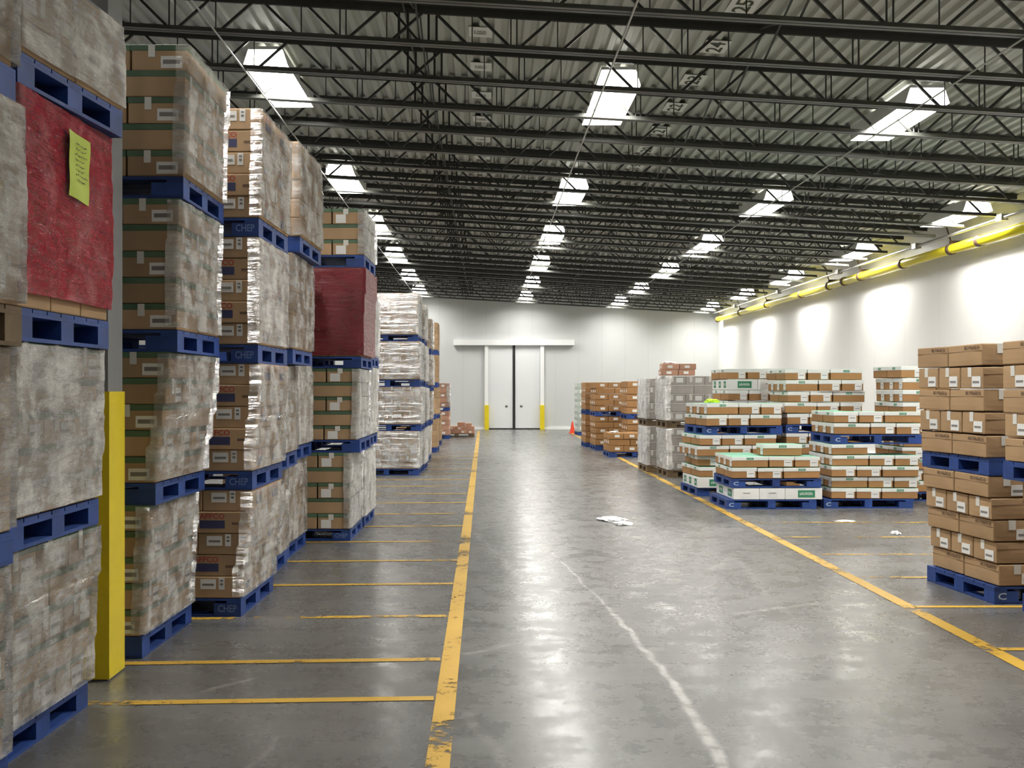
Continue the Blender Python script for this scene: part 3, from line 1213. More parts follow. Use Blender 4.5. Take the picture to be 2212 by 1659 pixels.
def build_lights():
    W2, L2, H = 0.18, 0.93, 0.10
    hs = MB()
    hs.box(-0.19, 0.19, -L2, L2, 0.03, 0.065, 'fixture_white')
    for s in (-1, 1):
        hs.quad([(s * 0.186, -L2, 0.06), (s * 0.186, L2, 0.06), (s * (W2 + 0.07), L2, -0.145), (s * (W2 + 0.07), -L2, -0.145)], 'fixture_white')
        hs.quad([(s * 0.19, -L2, 0.063), (s * 0.19, L2, 0.063), (s * (W2 + 0.074), L2, -0.145), (s * (W2 + 0.074), -L2, -0.145)][::-1], 'fixture_white')
    hs.box(-(W2 + 0.07), W2 + 0.07, L2, L2 + 0.006, -0.145, 0.06, 'fixture_white')
    mh = hs.mesh('housing')
    ln = MB()
    ln.box(-W2 + 0.015, W2 - 0.015, -L2 + 0.02, L2 - 0.02, -0.012, 0.012, 'lens')
    ml = ln.mesh('lens')
    wr = MB()
    wr.bar((0, 0, 0.06), (0, 0, 0.14), 0.004, 'cable')
    mw = wr.mesh('hanger')
    ld = bpy.data.lights.new('lamp', 'AREA')
    ld.shape = 'RECTANGLE'
    ld.size = 2 * W2 - 0.04
    ld.size_y = 2 * L2 - 0.1
    ld.energy = LAMP_DOWN
    ld.color = (1.0, 0.975, 0.93)
    ld.spread = math.radians(170)
    ld_near_fill = ld.copy()
    ld_near_fill.energy = LAMP_DOWN * 0.10  # weak lamp of the added fixtures closest to the camera, out of view
    ld_mid_fill = ld.copy()
    ld_mid_fill.energy = LAMP_DOWN * 1.5  # boosted lamp of added fixtures out of view, lifts the near stacks
    lu = bpy.data.lights.new('deck_fill', 'AREA')  # upward lamp added at each fixture to brighten the deck
    lu.shape = 'RECTANGLE'
    lu.size = 0.3
    lu.size_y = 1.2
    lu.energy = FILL_UP
    lu.color = (1.0, 0.975, 0.92)
    lu.spread = math.radians(100)
    for x, where in ROWS_X + [(-6.3, 'unseen behind the tall stacks')]:  # last row is added out of view to brighten the stacks
        for k, y in enumerate([1.4, 7.7] + LIGHT_Y, 1):  # first two positions are added out of view to light the near floor
            f = empty('high_bay_light', (x, y - 0.20, hb(x) + 0.25))
            seen = k >= 3
            lab = f"glowing white high-bay light {where}, {ORD[k - 3]} of its row" if seen else f"high-bay light {where}, {'two places' if k == 1 else 'one place'} before the first in view, added fill"
            tag(f, lab, 'light', 'high-bay lights')
            mesh_obj('housing', mh, f)
            mesh_obj('lens', ml, f)
            mesh_obj('hanger', mw, f, (0, -0.5, 0))
            mesh_obj('hanger', mw, f, (0, 0.5, 0))
            lo = bpy.data.objects.new('lamp', ld if k > 2 else (ld_mid_fill if k == 2 else ld_near_fill))
            link(lo, f); lo.location = (0, 0, -0.02)
            lo2 = bpy.data.objects.new('deck_fill', lu)
            link(lo2, f); lo2.location = (0, 0, 0.075); lo2.rotation_euler = (math.pi, 0, 0)
    # feed cables along the light rows
    for x, where in ROWS_X[:3]:
        mb = MB()
        z = hb(x - 0.2) - 0.012
        mb.bar((x - 0.2, 6.0, z), (x - 0.2, 42.5, z), 0.010, 'cable', 6)
        tag(mb.obj('feed_cable'), f"thin pale feed cable {where}, below the joists", 'cable')


build_lights()


def build_wall_pipes():
    x = 8.93
    z = EYE + 2.68
    p = empty('gas_pipe', (x, 0, z))
    tag(p, 'thick yellow pipe with dark couplings along the white side wall', 'pipe')
    mb = MB(); mb.bar((0, 6, 0), (0, 41.95, 0), 0.092, 'pipe_yellow', 20)
    mb.obj('pipe_run', p, smooth=True)
    for y in (14.3, 17.0, 19.66, 20.87, 23.3, 25.9, 27.1, 28.3, 30.8, 34.6, 38.2, 41.9):
        c = MB(); c.bar((0, y - 0.06, 0), (0, y + 0.06, 0), 0.108, 'coupling', 20)
        c.obj('coupling', p, smooth=True)
    for y in (20.87, 25.9, 28.3, 34.6, 38.2, 41.6):
        c = MB(); c.box(-0.03, 0.205, y - 0.03, y + 0.03, 0.1, 0.16, 'coupling')
        c.bar((0, y, 0.1), (-0.12, y, 0.5), 0.015, 'coupling')
        c.obj('bracket', p)
    c = empty('conduit', (8.82, 0, EYE + 2.92))
    tag(c, 'thin silver conduit above the yellow pipe, at the joist ends', 'conduit')
    mb = MB(); mb.bar((0, 6, 0), (0, 42.6, 0), 0.028, 'conduit', 10); mb.obj('tube', c, smooth=True)
    for y in (15.0, 18.6, 22.3, 27.2, 32.8, 38.5):
        k = MB(); k.box(-0.06, 0.06, y - 0.1, y + 0.1, -0.05, 0.06, 'conduit'); k.obj('junction_box', c)


build_wall_pipes()


def build_door():
    yb = ROOM_Y1
    sc = yb / F
    X = lambda px: (px - 1050) * sc
    Z = lambda py: EYE - (py - 840) * sc
    zt = Z(746)
    d = empty('door_1', (0, yb, 0)); struct(d)
    yf = -0.06
    for (a, b) in ((1056, 1107.3), (1113, 1166)):
        m = MB(); m.box(X(a), X(b), yf, -0.001, 0.05, zt, 'door_white'); lf = m.obj('door_leaf', d)
        hx = X(1094 if a < 1100 else 1126)
        k = MB(); k.bar((hx, yf - 0.012, Z(877)), (hx, yf + 0.01, Z(877)), 0.055, 'handle_grey', 16)
        k.obj('handle', lf, smooth=True)
    m = MB(); m.box(X(1107.5), X(1112.8), yf - 0.03, -0.001, 0.03, zt, 'rubber'); m.obj('centre_gasket', d)
    m = MB(); m.box(X(1054), X(1168), yf - 0.02, -0.001, 0.0, 0.05, 'rubber'); m.obj('bottom_sweep', d)
    m = MB(); m.box(X(980), X(1240), -0.20, -0.001, Z(746), Z(734), 'trim_white'); struct(m.obj('trim_1', None, (0, yb, 0)))
    for n, (a, b) in enumerate(((1047, 1055.5), (1166.5, 1175))):
        m = MB(); m.box(X(a), X(b), -0.14, -0.001, 0, Z(746), 'trim_white'); struct(m.obj(f'trim_{n + 2}', None, (0, yb, 0)))
        g = MB(); g.box(X(a - 0.4), X(b + 0.4), -0.22, -0.145, 0, Z(875), 'safety_yellow')
        g.box(X(a - 0.4), X(a - 0.1), -0.145, -0.02, 0, Z(875), 'safety_yellow')
        g.box(X(b + 0.1), X(b + 0.4), -0.145, -0.02, 0, Z(875), 'safety_yellow')
        tag(g.obj('door_guard', None, (0, yb, 0)), 'yellow guard around the foot of the white door jamb ' + ('nearer the stacks' if n == 0 else 'nearer the traffic cone'), 'guard')
    for n, (x, y0, y1, ax) in enumerate(((0, 0, 0, 'x'), (0, 0, 0, 'y'))):
        m = MB()
        if ax == 'x':
            m.box(ROOM_X0, X(1046.5), yb - 0.05, yb - 0.001, 0, 0.09, 'trim_white'); m.box(X(1175.5), ROOM_X1, yb - 0.05, yb - 0.001, 0, 0.09, 'trim_white')
            struct(m.obj('baseboard_back'))
        else:
            m.box(ROOM_X1 - 0.05, ROOM_X1 - 0.001, ROOM_Y0, yb - 0.06, 0, 0.09, 'trim_white')
            struct(m.obj('baseboard_right'))


build_door()


def build_column():
    c = empty('steel_column', (-2.19, 6.08, 0))
    tag(c, 'square grey steel column with a yellow guard on its lower part', 'column')
    h = 0.118
    m = MB(); m.box(-h, h, -h, h, 0, hb(-2.19) + 0.39, 'column_grey'); m.obj('shaft', c)
    g = 0.128
    m = MB()
    m.box(-g, g, -g, -h - 0.001, 0.01, 1.585, 'safety_yellow'); m.box(-g, g, h + 0.001, g, 0.01, 1.585, 'safety_yellow')
    m.box(-g, -h - 0.001, -h, h, 0.01, 1.585, 'safety_yellow'); m.box(h + 0.001, g, -h, h, 0.01, 1.585, 'safety_yellow')
    m.obj('yellow_guard', c)


build_column()


def floor_line(pts_a, pts_b, wid, mat, label):
    (ax, ay), (bx, by) = pts_a, pts_b
    d = Vector((bx - ax, by - ay, 0)); L = d.length; d.normalize()
    n = Vector((-d.y, d.x, 0)) * wid / 2
    k = max(1, int(L / 0.5))
    V, Fc = [], []
    for i in range(k + 1):
        p = Vector((ax, ay, 0.003)) + d * (L * i / k)
        V += [tuple(p - n), tuple(p + n)]
    for i in range(k):
        Fc.append((2 * i, 2 * i + 2, 2 * i + 3, 2 * i + 1))
    me = bpy.data.meshes.new('floor_line')
    me.from_pydata(V, [], Fc)
    me.materials.append(MATS[mat])
    if me.polygons[0].normal.z < 0:
        me.flip_normals()
    o = mesh_obj('floor_line', me)
    tag(o, label, 'floor line', 'painted floor lines')
    return o


def build_lines():
    floor_line((-0.20, 1.5), (-0.275, 41.0), 0.105, 'line_paint', 'long yellow aisle line beside the tall stacks')
    floor_line((3.10, 1.5), (3.09, 40.0), 0.105, 'line_paint', 'long yellow aisle line beside the low cartons')
    ys = [5.62, 6.43, 7.66, 8.93, 10.15, 11.42, 12.69, 13.95, 15.3, 16.6, 17.9, 19.2, 20.5, 21.8, 23.1, 24.4, 25.7, 27.0]
    nm = ['second', 'third', 'fourth', 'fifth', 'sixth', 'seventh', 'eighth', 'ninth', 'tenth', 'eleventh', 'twelfth', 'thirteenth',
          'fourteenth', 'fifteenth', 'sixteenth', 'seventeenth', 'eighteenth']
    for k, y in enumerate(ys):
        xa = -0.27
        lab = ('yellow bay line at the floor in front of the column, tall-stack side' if k == 0 else
               f"yellow bay line beside the tall stacks, {nm[k - 1]} from the column front")
        floor_line((xa, y - 0.0), (-3.3, y - 0.16), 0.075, 'line_paint' if k not in (2,) else 'line_paint_worn', lab)
    ys = [5.4, 6.68, 7.98, 9.22, 10.5, 11.72, 13.0]
    for k, y in enumerate(ys):
        lab = ('worn yellow bay line in front of the tan cartons' if k == 0 else f"worn yellow bay line beside the tan cartons, {nm[k - 1]} towards the door")
        floor_line((3.14, y), (6.4, y + 0.02), 0.07, 'line_paint_worn' if k > 2 else 'line_paint', lab)


build_lines()

# ------------------------------------------------------------------ tall stacks beside the aisle
ALT = ['S', 'L']


def alt(n, start='S', tail=2):
    out = []
    c = start
    for i in range(n):
        out.append(c * tail)
        c = 'L' if c == 'S' else 'S'
    return out


def left_stack(stack, y0, levels, nf=2, group=None, D=1.0, **kw):
    group = group or 'cartons of the ' + stack
    for k, lv in enumerate(levels):
        lv = dict(lv)
        nlev = len(levels)
        level = 'top load' if k == nlev - 1 and nlev > 1 else LVL[min(k, 3)]
        if k == 3 and nlev > 4:
            level = 'fourth load'
        a = dict(kw)
        rows = lv.pop('rows')
        zp, zc, zt = lv.pop('z')
        xn, xf = lv.pop('x')
        kind = lv.pop('kind')
        a.update(lv)
        load_with_pallet(-1, xn, xf, y0, zp, zc, rows, zt, kind, stack, level, group, nf=nf, seed=k + 1, D=D, **a)


ST0 = 'stack before the red-wrapped load'
left_stack(ST0, 3.36, [
    dict(x=(-1.97, -1.92), z=(0, .13, .90), rows=alt(5, 'L'), kind='band', film='film'),
    dict(x=(-1.95, -1.90), z=(.90, 1.03, 1.77), rows=alt(5, 'S'), kind='plain', film='film'),
    dict(x=(-1.91, -1.865), z=(1.77, 1.93, 2.74), rows=alt(5, 'L'), kind='plain', film='film', color='pallet_wood'),
    dict(x=(-1.93, -1.89), z=(2.74, 2.88, 3.62), rows=alt(5, 'S'), kind='plain', film='film_shiny'),
], nf=1)

ST1 = 'stack beside the column'
left_stack(ST1, 4.48, [
    dict(x=(-2.05, -2.01), z=(0, .13, .92), rows=alt(5, 'L'), kind='band', film='film', lean=.014),
    dict(x=(-1.965, -1.955), z=(.92, 1.05, 1.80), rows=alt(5, 'L'), kind='band', film='film_milky', lean=.004),
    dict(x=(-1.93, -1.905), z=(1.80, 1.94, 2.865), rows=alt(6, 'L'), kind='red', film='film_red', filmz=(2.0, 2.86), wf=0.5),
    dict(x=(-1.93, -1.835), z=(2.865, 3.0, 3.43), rows=alt(3, 'S'), kind='plain', film='film_milky'),
], nf=2)

ST2 = 'stack behind the column'
left_stack(ST2, 6.45, [
    dict(x=(-2.04, -2.02), z=(0, .13, .91), rows=alt(5, 'S'), kind='band', film='film', lean=.008),
    dict(x=(-1.96, -1.93), z=(.91, 1.04, 1.82), rows=alt(5, 'S'), kind='band', film='film', lean=.02),
    dict(x=(-1.83, -1.83), z=(1.82, 1.95, 2.73), rows=alt(5, 'S'), kind='band', film='film', lean=.002),
    dict(x=(-1.795, -1.80), z=(2.73, 2.86, 3.645), rows=alt(5, 'S'), kind='band', film='film', lean=.006),
], nf=2)

ST3 = 'stack with navy printing'
left_stack(ST3, 7.63, [
    dict(x=(-1.72, -1.69), z=(0, .13, .89), rows=alt(5, 'S'), kind='print', film='film', lean=.018, mark=('CHEP', 2, .7)),
    dict(x=(-1.64, -1.62), z=(.89, 1.02, 1.78), rows=alt(5, 'S'), kind='print', film='film', lean=.015, mark=('CHEP', 2, .7)),
    dict(x=(-1.60, -1.58), z=(1.78, 1.91, 2.67), rows=alt(5, 'S'), kind='print', film='film_milky', lean=.0, mark=('CHEP', 2, .7)),
    dict(x=(-1.595, -1.575), z=(2.67, 2.80, 3.57), rows=alt(5, 'S'), kind='print', film='film', lean=.004, mark=('CHEP', 2, .7)),
], nf=2)

ST4 = 'narrow stack past the navy printing'
left_stack(ST4, 9.0, [
    dict(x=(-1.84, -1.83), z=(0, .13, .91), rows=alt(5, 'S', 1), kind='plain', film='film'),
    dict(x=(-1.72, -1.74), z=(.91, 1.04, 1.81), rows=alt(5, 'L', 1), kind='plain', film='film'),
    dict(x=(-1.60, -1.60), z=(1.81, 1.93, 2.73), rows=alt(5, 'S', 1), kind='plain', film='film'),
    dict(x=(-1.54, -1.52), z=(2.73, 2.86, 3.65), rows=alt(5, 'S', 1), kind='plain', film='film'),
], nf=1)

ST5 = 'stack before the dark red load'
left_stack(ST5, 10.2, [
    dict(x=(-1.87, -1.86), z=(0, .13, .92), rows=alt(5, 'S', 1), kind='plain', film='film'),
    dict(x=(-1.82, -1.80), z=(.92, 1.05, 1.85), rows=alt(5, 'L', 1), kind='plain', film='film_milky'),
    dict(x=(-1.80, -1.80), z=(1.85, 1.98, 2.80), rows=alt(5, 'S', 1), kind='plain', film='film'),
], nf=1)

ST6 = 'stack with the dark red load'
left_stack(ST6, 11.46, [
    dict(x=(-1.43, -1.42), z=(0, .12, .93), rows=alt(5, 'S'), kind='band_white', film='film', mark=('CHEP', 2, .7)),
    dict(x=(-1.36, -1.35), z=(.93, 1.06, 1.82), rows=alt(5, 'S'), kind='band_white', film='film', lean=.006, pxn=-1.33),
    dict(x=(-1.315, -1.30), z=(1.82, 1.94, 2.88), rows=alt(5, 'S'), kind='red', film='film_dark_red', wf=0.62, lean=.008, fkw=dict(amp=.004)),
    dict(x=(-1.285, -1.27), z=(2.88, 3.01, 3.50), rows=alt(3, 'S'), kind='band_white', film='film'),
], nf=3)

ST7 = 'white-sided stack past the dark red load'
left_stack(ST7, 12.6, [
    dict(x=(-1.41, -1.40), z=(0, .12, .93), rows=alt(5, 'S', 1), kind='band_white', film='film_milky'),
    dict(x=(-1.36, -1.36), z=(.93, 1.06, 1.86), rows=alt(5, 'S', 1), kind='band_white', film='film_milky'),
    dict(x=(-1.34, -1.34), z=(1.86, 1.98, 2.75), rows=alt(5, 'S', 1), kind='band_white', film='film_milky'),
], nf=1)


def mixrows(n):
    return ['LSL' if i % 2 == 0 else 'SSS' for i in range(n)]


ST8 = 'white-filmed stack in mid-aisle'
for k, (zp, zc, zt, x) in enumerate(((0, .12, .82, -1.245), (.82, .94, 1.64, -1.20), (1.64, 1.77, 2.48, -1.225), (2.48, 2.60, 3.37, -1.26))):
    load_with_pallet(-1, x, x + .01, 20.1, zp, zc, ['LSL', 'SSS', 'LSL', 'SSS', 'LSL', 'SSS'], zt, 'shiny', ST8, LVL[k], 'cartons of the ' + ST8,
                     film='film_shiny', wf=1.0, fkw=dict(amp=.01), seed=k + 40)
ST9 = 'white-sided stack behind the filmed one'
left_stack(ST9, 21.3, [
    dict(x=(-1.22, -1.20), z=(0, .12, .85), rows=alt(5, 'S', 1), kind='shiny', film='film_milky'),
    dict(x=(-1.17, -1.17), z=(.85, .97, 1.62), rows=alt(5, 'S', 1), kind='shiny', film='film_milky'),
    dict(x=(-1.19, -1.19), z=(1.62, 1.74, 2.45), rows=alt(5, 'S', 1), kind='shiny', film='film_milky'),
    dict(x=(-1.21, -1.21), z=(2.45, 2.57, 3.25), rows=alt(5, 'S', 1), kind='shiny', film='film_milky'),
], nf=1)
ST10 = 'pale stack before the bare brown one'
left_stack(ST10, 24.0, [
    dict(x=(-1.27, -1.26), z=(0, .12, .80), rows=alt(5, 'S', 1), kind='plain', film='film_milky'),
    dict(x=(-1.22, -1.22), z=(.80, .92, 1.55), rows=alt(5, 'S', 1), kind='plain', film='film'),
    dict(x=(-1.20, -1.20), z=(1.55, 1.67, 2.36), rows=alt(5, 'S', 1), kind='plain', film='film_milky'),
    dict(x=(-1.21, -1.21), z=(2.36, 2.48, 3.15), rows=alt(5, 'S', 1), kind='plain', film='film'),
], nf=1)
ST11 = 'bare brown stack towards the back wall'
left_stack(ST11, 27.4, [
    dict(x=(-1.24, -1.22), z=(0, .12, .84), rows=alt(5, 'S'), kind='brown'),
    dict(x=(-1.26, -1.20), z=(.84, .96, 1.64), rows=alt(5, 'S'), kind='brown'),
    dict(x=(-1.22, -1.22), z=(1.64, 1.76, 2.46), rows=alt(5, 'S'), kind='brown'),
    dict(x=(-1.22, -1.22), z=(2.46, 2.58, 3.27), rows=alt(5, 'S'), kind='brown'),
], nf=2)
ST12 = 'two-load stack by the back wall'
left_stack(ST12, 31.0, [
    dict(x=(-1.30, -1.30), z=(0, .12, .86), rows=alt(5, 'S', 1), kind='brown'),
], nf=1, group='cartons of the single load before the back-wall stack')
left_stack(ST12, 34.8, [
    dict(x=(-1.18, -1.17), z=(0, .12, .89), rows=alt(5, 'S'), kind='rose'),
    dict(x=(-1.19, -1.18), z=(.89, 1.01, 1.78), rows=alt(5, 'S'), kind='rose', film='film_shiny'),
], nf=2)
ST13 = 'low pallet near the sliding door'
load_with_pallet(-1, -0.39, -0.39, 35.93, 0, .12, ['SSL', 'LSS'], .36, 'rose', ST13, '', 'cartons of the ' + ST13, color='pallet_wood',
                 pallet_label='dark wooden pallet under the low load near the sliding door', SX=.25, LX=.36)
for k, (xa, xb, z0, z1) in enumerate(((-.95, -.70, .365, .49), (-.68, -.48, .365, .46))):
    b = mesh_obj('rosy_carton', bevel_box(xb - xa, .35, z1 - z0, 'card_red'), None, ((xa + xb) / 2, 36.2, z0))
    tag(b, 'loose rosy carton on top of the low pallet, ' + ('taller one' if k == 0 else 'shorter one'), 'carton', 'loose cartons on the low pallet')

# ------------------------------------------------------------------ low loads at the other side
R1 = 'tan two-load stack'
TH = dict(jit=0.004, yawj=0.003)
load_with_pallet(1, 3.80, 3.71, 8.07, 0, .13, ['Sss', 'Lll', 'Sss', 'Lll', 'Sss'], .955, 'tan', R1, 'bottom load', 'big tan cartons', lean=.02,
                 pxn=3.77, nf=2, mark=('C', 0, .35), seed=3, **TH)
load_with_pallet(1, 3.71, 3.62, 8.07, .955, 1.085, ['Sss', 'Lll', 'Sss', 'Lll', 'Sss'], 1.94, 'tan', R1, 'top load', 'big tan cartons', lean=.010,
                 pxn=3.73, nf=2, seed=5, **TH)
R0 = 'tan stack cut by the frame edge'
load_with_pallet(1, 3.92, 3.86, 6.82, 0, .13, ['S', 'L', 'S', 'L', 'S'], .955, 'tan', R0, 'bottom load', 'tan cartons at the frame edge', lean=.004, nf=1, seed=3, **TH)
load_with_pallet(1, 3.77, 3.71, 6.80, .955, 1.085, ['S', 'L', 'S', 'L', 'S'], 1.94, 'tan', R0, 'top load', 'tan cartons at the frame edge', lean=.006, nf=1, seed=5, **TH)

R2 = 'stack beside the tan one'
load_with_pallet(1, 4.62, 4.60, 14.55, 0, .125, ['SSL', 'LSS', 'SSL', 'LSS', 'L.,'], .86, 'lidded', R2, 'bottom load', 'lidded cartons beside the tan stack',
                 pxn=4.52, seed=11, jit=.015, yawj=.006, rowyaw=.01, mark=('C', 0, .35), fj=.01)
load_with_pallet(1, 4.66, 4.66, 14.6, .86, .985, ['LSS', 'SSL'], 1.295, 'lidded', R2, 'top load', 'lidded cartons beside the tan stack', seed=12, jit=.015,
                 yawj=.006, rowyaw=.01, mark=('C', 0, .35), fj=.01)
R3 = 'front low stack by the aisle line'
load_with_pallet(1, 3.29, 3.27, 14.46, 0, .125, ['SSL'], .279, 'white', R3, 'bottom load', 'cartons of the front low stack', pxn=3.20, seed=13,
                 jit=.004, mark=('C', 0, .35), kinds=['white'])
load_with_pallet(1, 3.25, 3.23, 14.46, .285, .405, ['SSL', 'LSS'], .70, 'lidded', R3, 'top load', 'cartons of the front low stack', pxn=3.26, seed=14,
                 jit=.02, yawj=.006, rowyaw=.012, mark=('C', 0, .35), fj=.012)
for k, (xa, y, wd, yw) in enumerate(((3.72, 14.62, .52, .03), (3.30, 15.0, .5, -.08))):
    if k == 1:
        continue
    nme, body, parts = build_carton('lidded', (wd, .34, .15), (('-Y', 'side'), ('-X', 'aisle_end')))
    o = mesh_obj(nme, body, None, (xa + wd / 2, y + .17, .703), yw)
    tag(o, 'single white-lidded carton resting on top of the front low stack', 'carton', 'cartons of the front low stack')
    for pn, me in parts:
        mesh_obj(pn, me, o)
R4 = 'stack under the lime vest'
load_with_pallet(1, 3.14, 3.08, 16.2, 0, .125, ['LSS', 'SSS', 'SLS', 'LSS', 'SSL'], .915, 'lidded', R4, 'bottom load', 'cartons under the lime vest',
                 seed=15, jit=.045, yawj=.008, rowyaw=.10, fj=.02, kinds=['white', None, None, None, None])
load_with_pallet(1, 3.26, 3.14, 16.2, .915, 1.045, ['SSL', 'LSs'], 1.385, 'lidded', R4, 'top load', 'cartons under the lime vest', seed=16, jit=.02,
                 yawj=.008, rowyaw=.03, fj=.02, mark=('C', 0, .35))
R5A = 'stack behind the lime vest'
load_with_pallet(1, 3.90, 3.86, 17.65, 0, .125, ['SSL', 'LSS', 'SSL', 'LSS', 'SSL'], .93, 'lidded', R5A, 'bottom load', 'lidded cartons behind the lime vest', seed=17,
                 jit=.02, yawj=.006, rowyaw=.012)
load_with_pallet(1, 3.90, 3.86, 17.65, .93, 1.06, ['LSS', 'SSL', 'SSL', 'LSS', 'SSL'], 1.93, 'lidded', R5A, 'top load', 'lidded cartons behind the lime vest', seed=18,
                 jit=.02, yawj=.006, rowyaw=.012, kinds=[None, None, None, 'white', None])
R5B = 'tall lidded stack mid-group'
load_with_pallet(1, 4.53, 4.51, 16.4, 0, .125, ['SSL', 'LSS', 'SSL', 'LSS', 'SSL'], .935, 'lidded', R5B, 'bottom load', 'lidded cartons of the tall group', seed=19,
                 jit=.02, yawj=.006, rowyaw=.012)
load_with_pallet(1, 4.52, 4.50, 16.4, .935, 1.06, ['SSL', 'LSS', 'SSL', 'LSS', 'SSL'], 1.90, 'lidded', R5B, 'top load', 'lidded cartons of the tall group', seed=20,
                 jit=.025, yawj=.008, rowyaw=.02, fj=.02, mark=('C', 0, .35))
R5C = 'stack half behind the tan cartons'
load_with_pallet(1, 5.92, 5.88, 15.5, 0, .125, ['LSS', 'SSL', 'LSS', 'SSL', 'LSS'], .93, 'lidded', R5C, 'bottom load', 'lidded cartons half hidden by tan ones', seed=21,
                 jit=.02, yawj=.006, rowyaw=.012, nf=2)
load_with_pallet(1, 5.92, 5.88, 15.5, .93, 1.06, ['LSS', 'SSL', 'LSS', 'LSS', 'SSL'], 1.93, 'lidded', R5C, 'top load', 'lidded cartons half hidden by tan ones', seed=22,
                 jit=.02, yawj=.008, rowyaw=.02, nf=2)

R6A = 'white-sided stack under rosy cartons'
for k, (zp, zc, zt) in enumerate(((0, .13, .89), (.89, 1.02, 1.835))):
    load_with_pallet(1, 3.27 - .02 * k, 3.24 - .02 * k, 19.6, zp, zc, alt(5, 'S', 3), zt, 'grey', R6A, ('bottom load', 'top load')[k],
                     'greyish cartons under rosy ones', film='film_milky', color='pallet_wood', seed=30 + k, wf=.08, fkw=dict(amp=.008))
R6B = 'white-sided stack beside the aisle line'
for k, (zp, zc, zt) in enumerate(((0, .13, .89), (.89, 1.02, 1.80))):
    load_with_pallet(1, 3.07, 3.05, 20.78, zp, zc, alt(5, 'L', 2), zt, 'grey', R6B, ('bottom load', 'top load')[k],
                     'greyish cartons beside the aisle line', film='film_milky', color='pallet_wood', seed=33 + k, wf=.06, nf=2, fkw=dict(amp=.008))
for r in range(2):
    for i in range(2):
        wd = .30
        nme, body, parts = build_carton('rose', (wd, .36, .105), (('-Y', 'end'), ('-X', 'aisle_end')))
        o = mesh_obj(nme, body, None, (3.19 + wd * (i + .5) + .01 * i + .02 * r, 19.95, 1.845 + r * .108))
        tag(o, f"rosy carton on the filmed grey stack, {'lower' if r == 0 else 'upper'} row, {'aisle' if i == 0 else 'wall'} side", 'carton', 'rosy cartons on the grey stack')
        for pn, me in parts:
            mesh_obj(pn, me, o)

R7A = 'low amber load by the aisle line'
load_with_pallet(1, 2.87, 2.84, 25.4, 0, .125, ['SSL', 'LSS', 'SSL'], .57, 'orange', R7A, '', 'cartons of the low amber load', seed=50, jit=.015, yawj=.006, rowyaw=.012,
                 pallet_label='blue wooden pallet under the low amber load')
R7B = 'amber stack behind the low load'
for k, (zp, zc, zt) in enumerate(((0, .125, .89), (.89, 1.01, 1.77))):
    load_with_pallet(1, 2.84, 2.80, 28.3, zp, zc, ['SSL', 'LSS', 'SSL', 'LSS', 'SSL'], zt, 'orange', R7B, ('bottom load', 'top load')[k],
                     'cartons of the amber stack', seed=52 + k, jit=.015, yawj=.003, rowyaw=.012)
R7C = 'amber stack beside the filmed ones'
for k, (zp, zc, zt) in enumerate(((0, .125, .86), (.86, .98, 1.79))):
    load_with_pallet(1, 3.47, 3.44, 26.8, zp, zc, ['SSS', 'LLL', 'SSS', 'LLL', 'SSS'], zt, 'orange', R7C, ('bottom load', 'top load')[k],
                     'cartons of the amber stack beside film', seed=54 + k, nf=1)
R7D = 'amber stack towards the cone'
for k, (zp, zc, zt) in enumerate(((0, .125, .90), (.90, 1.03, 1.78))):
    load_with_pallet(1, 2.72, 2.69, 29.8, zp, zc, ['S', 'L', 'S', 'L', 'S'], zt, 'orange', R7D, ('bottom load', 'top load')[k],
                     'cartons of the amber stack towards the cone', seed=56 + k, nf=1)
R7E = 'grey-green stack beside the cone'
load_with_pallet(1, 3.14, 3.12, 37.4, 0, .12, ['S', 'L', 'S', 'L', 'S', 'L', 'S', 'L'], 1.80, 'sage', R7E, '', 'cartons of the grey-green stack', seed=60, nf=1,
                 pallet_label='blue wooden pallet under the grey-green stack')


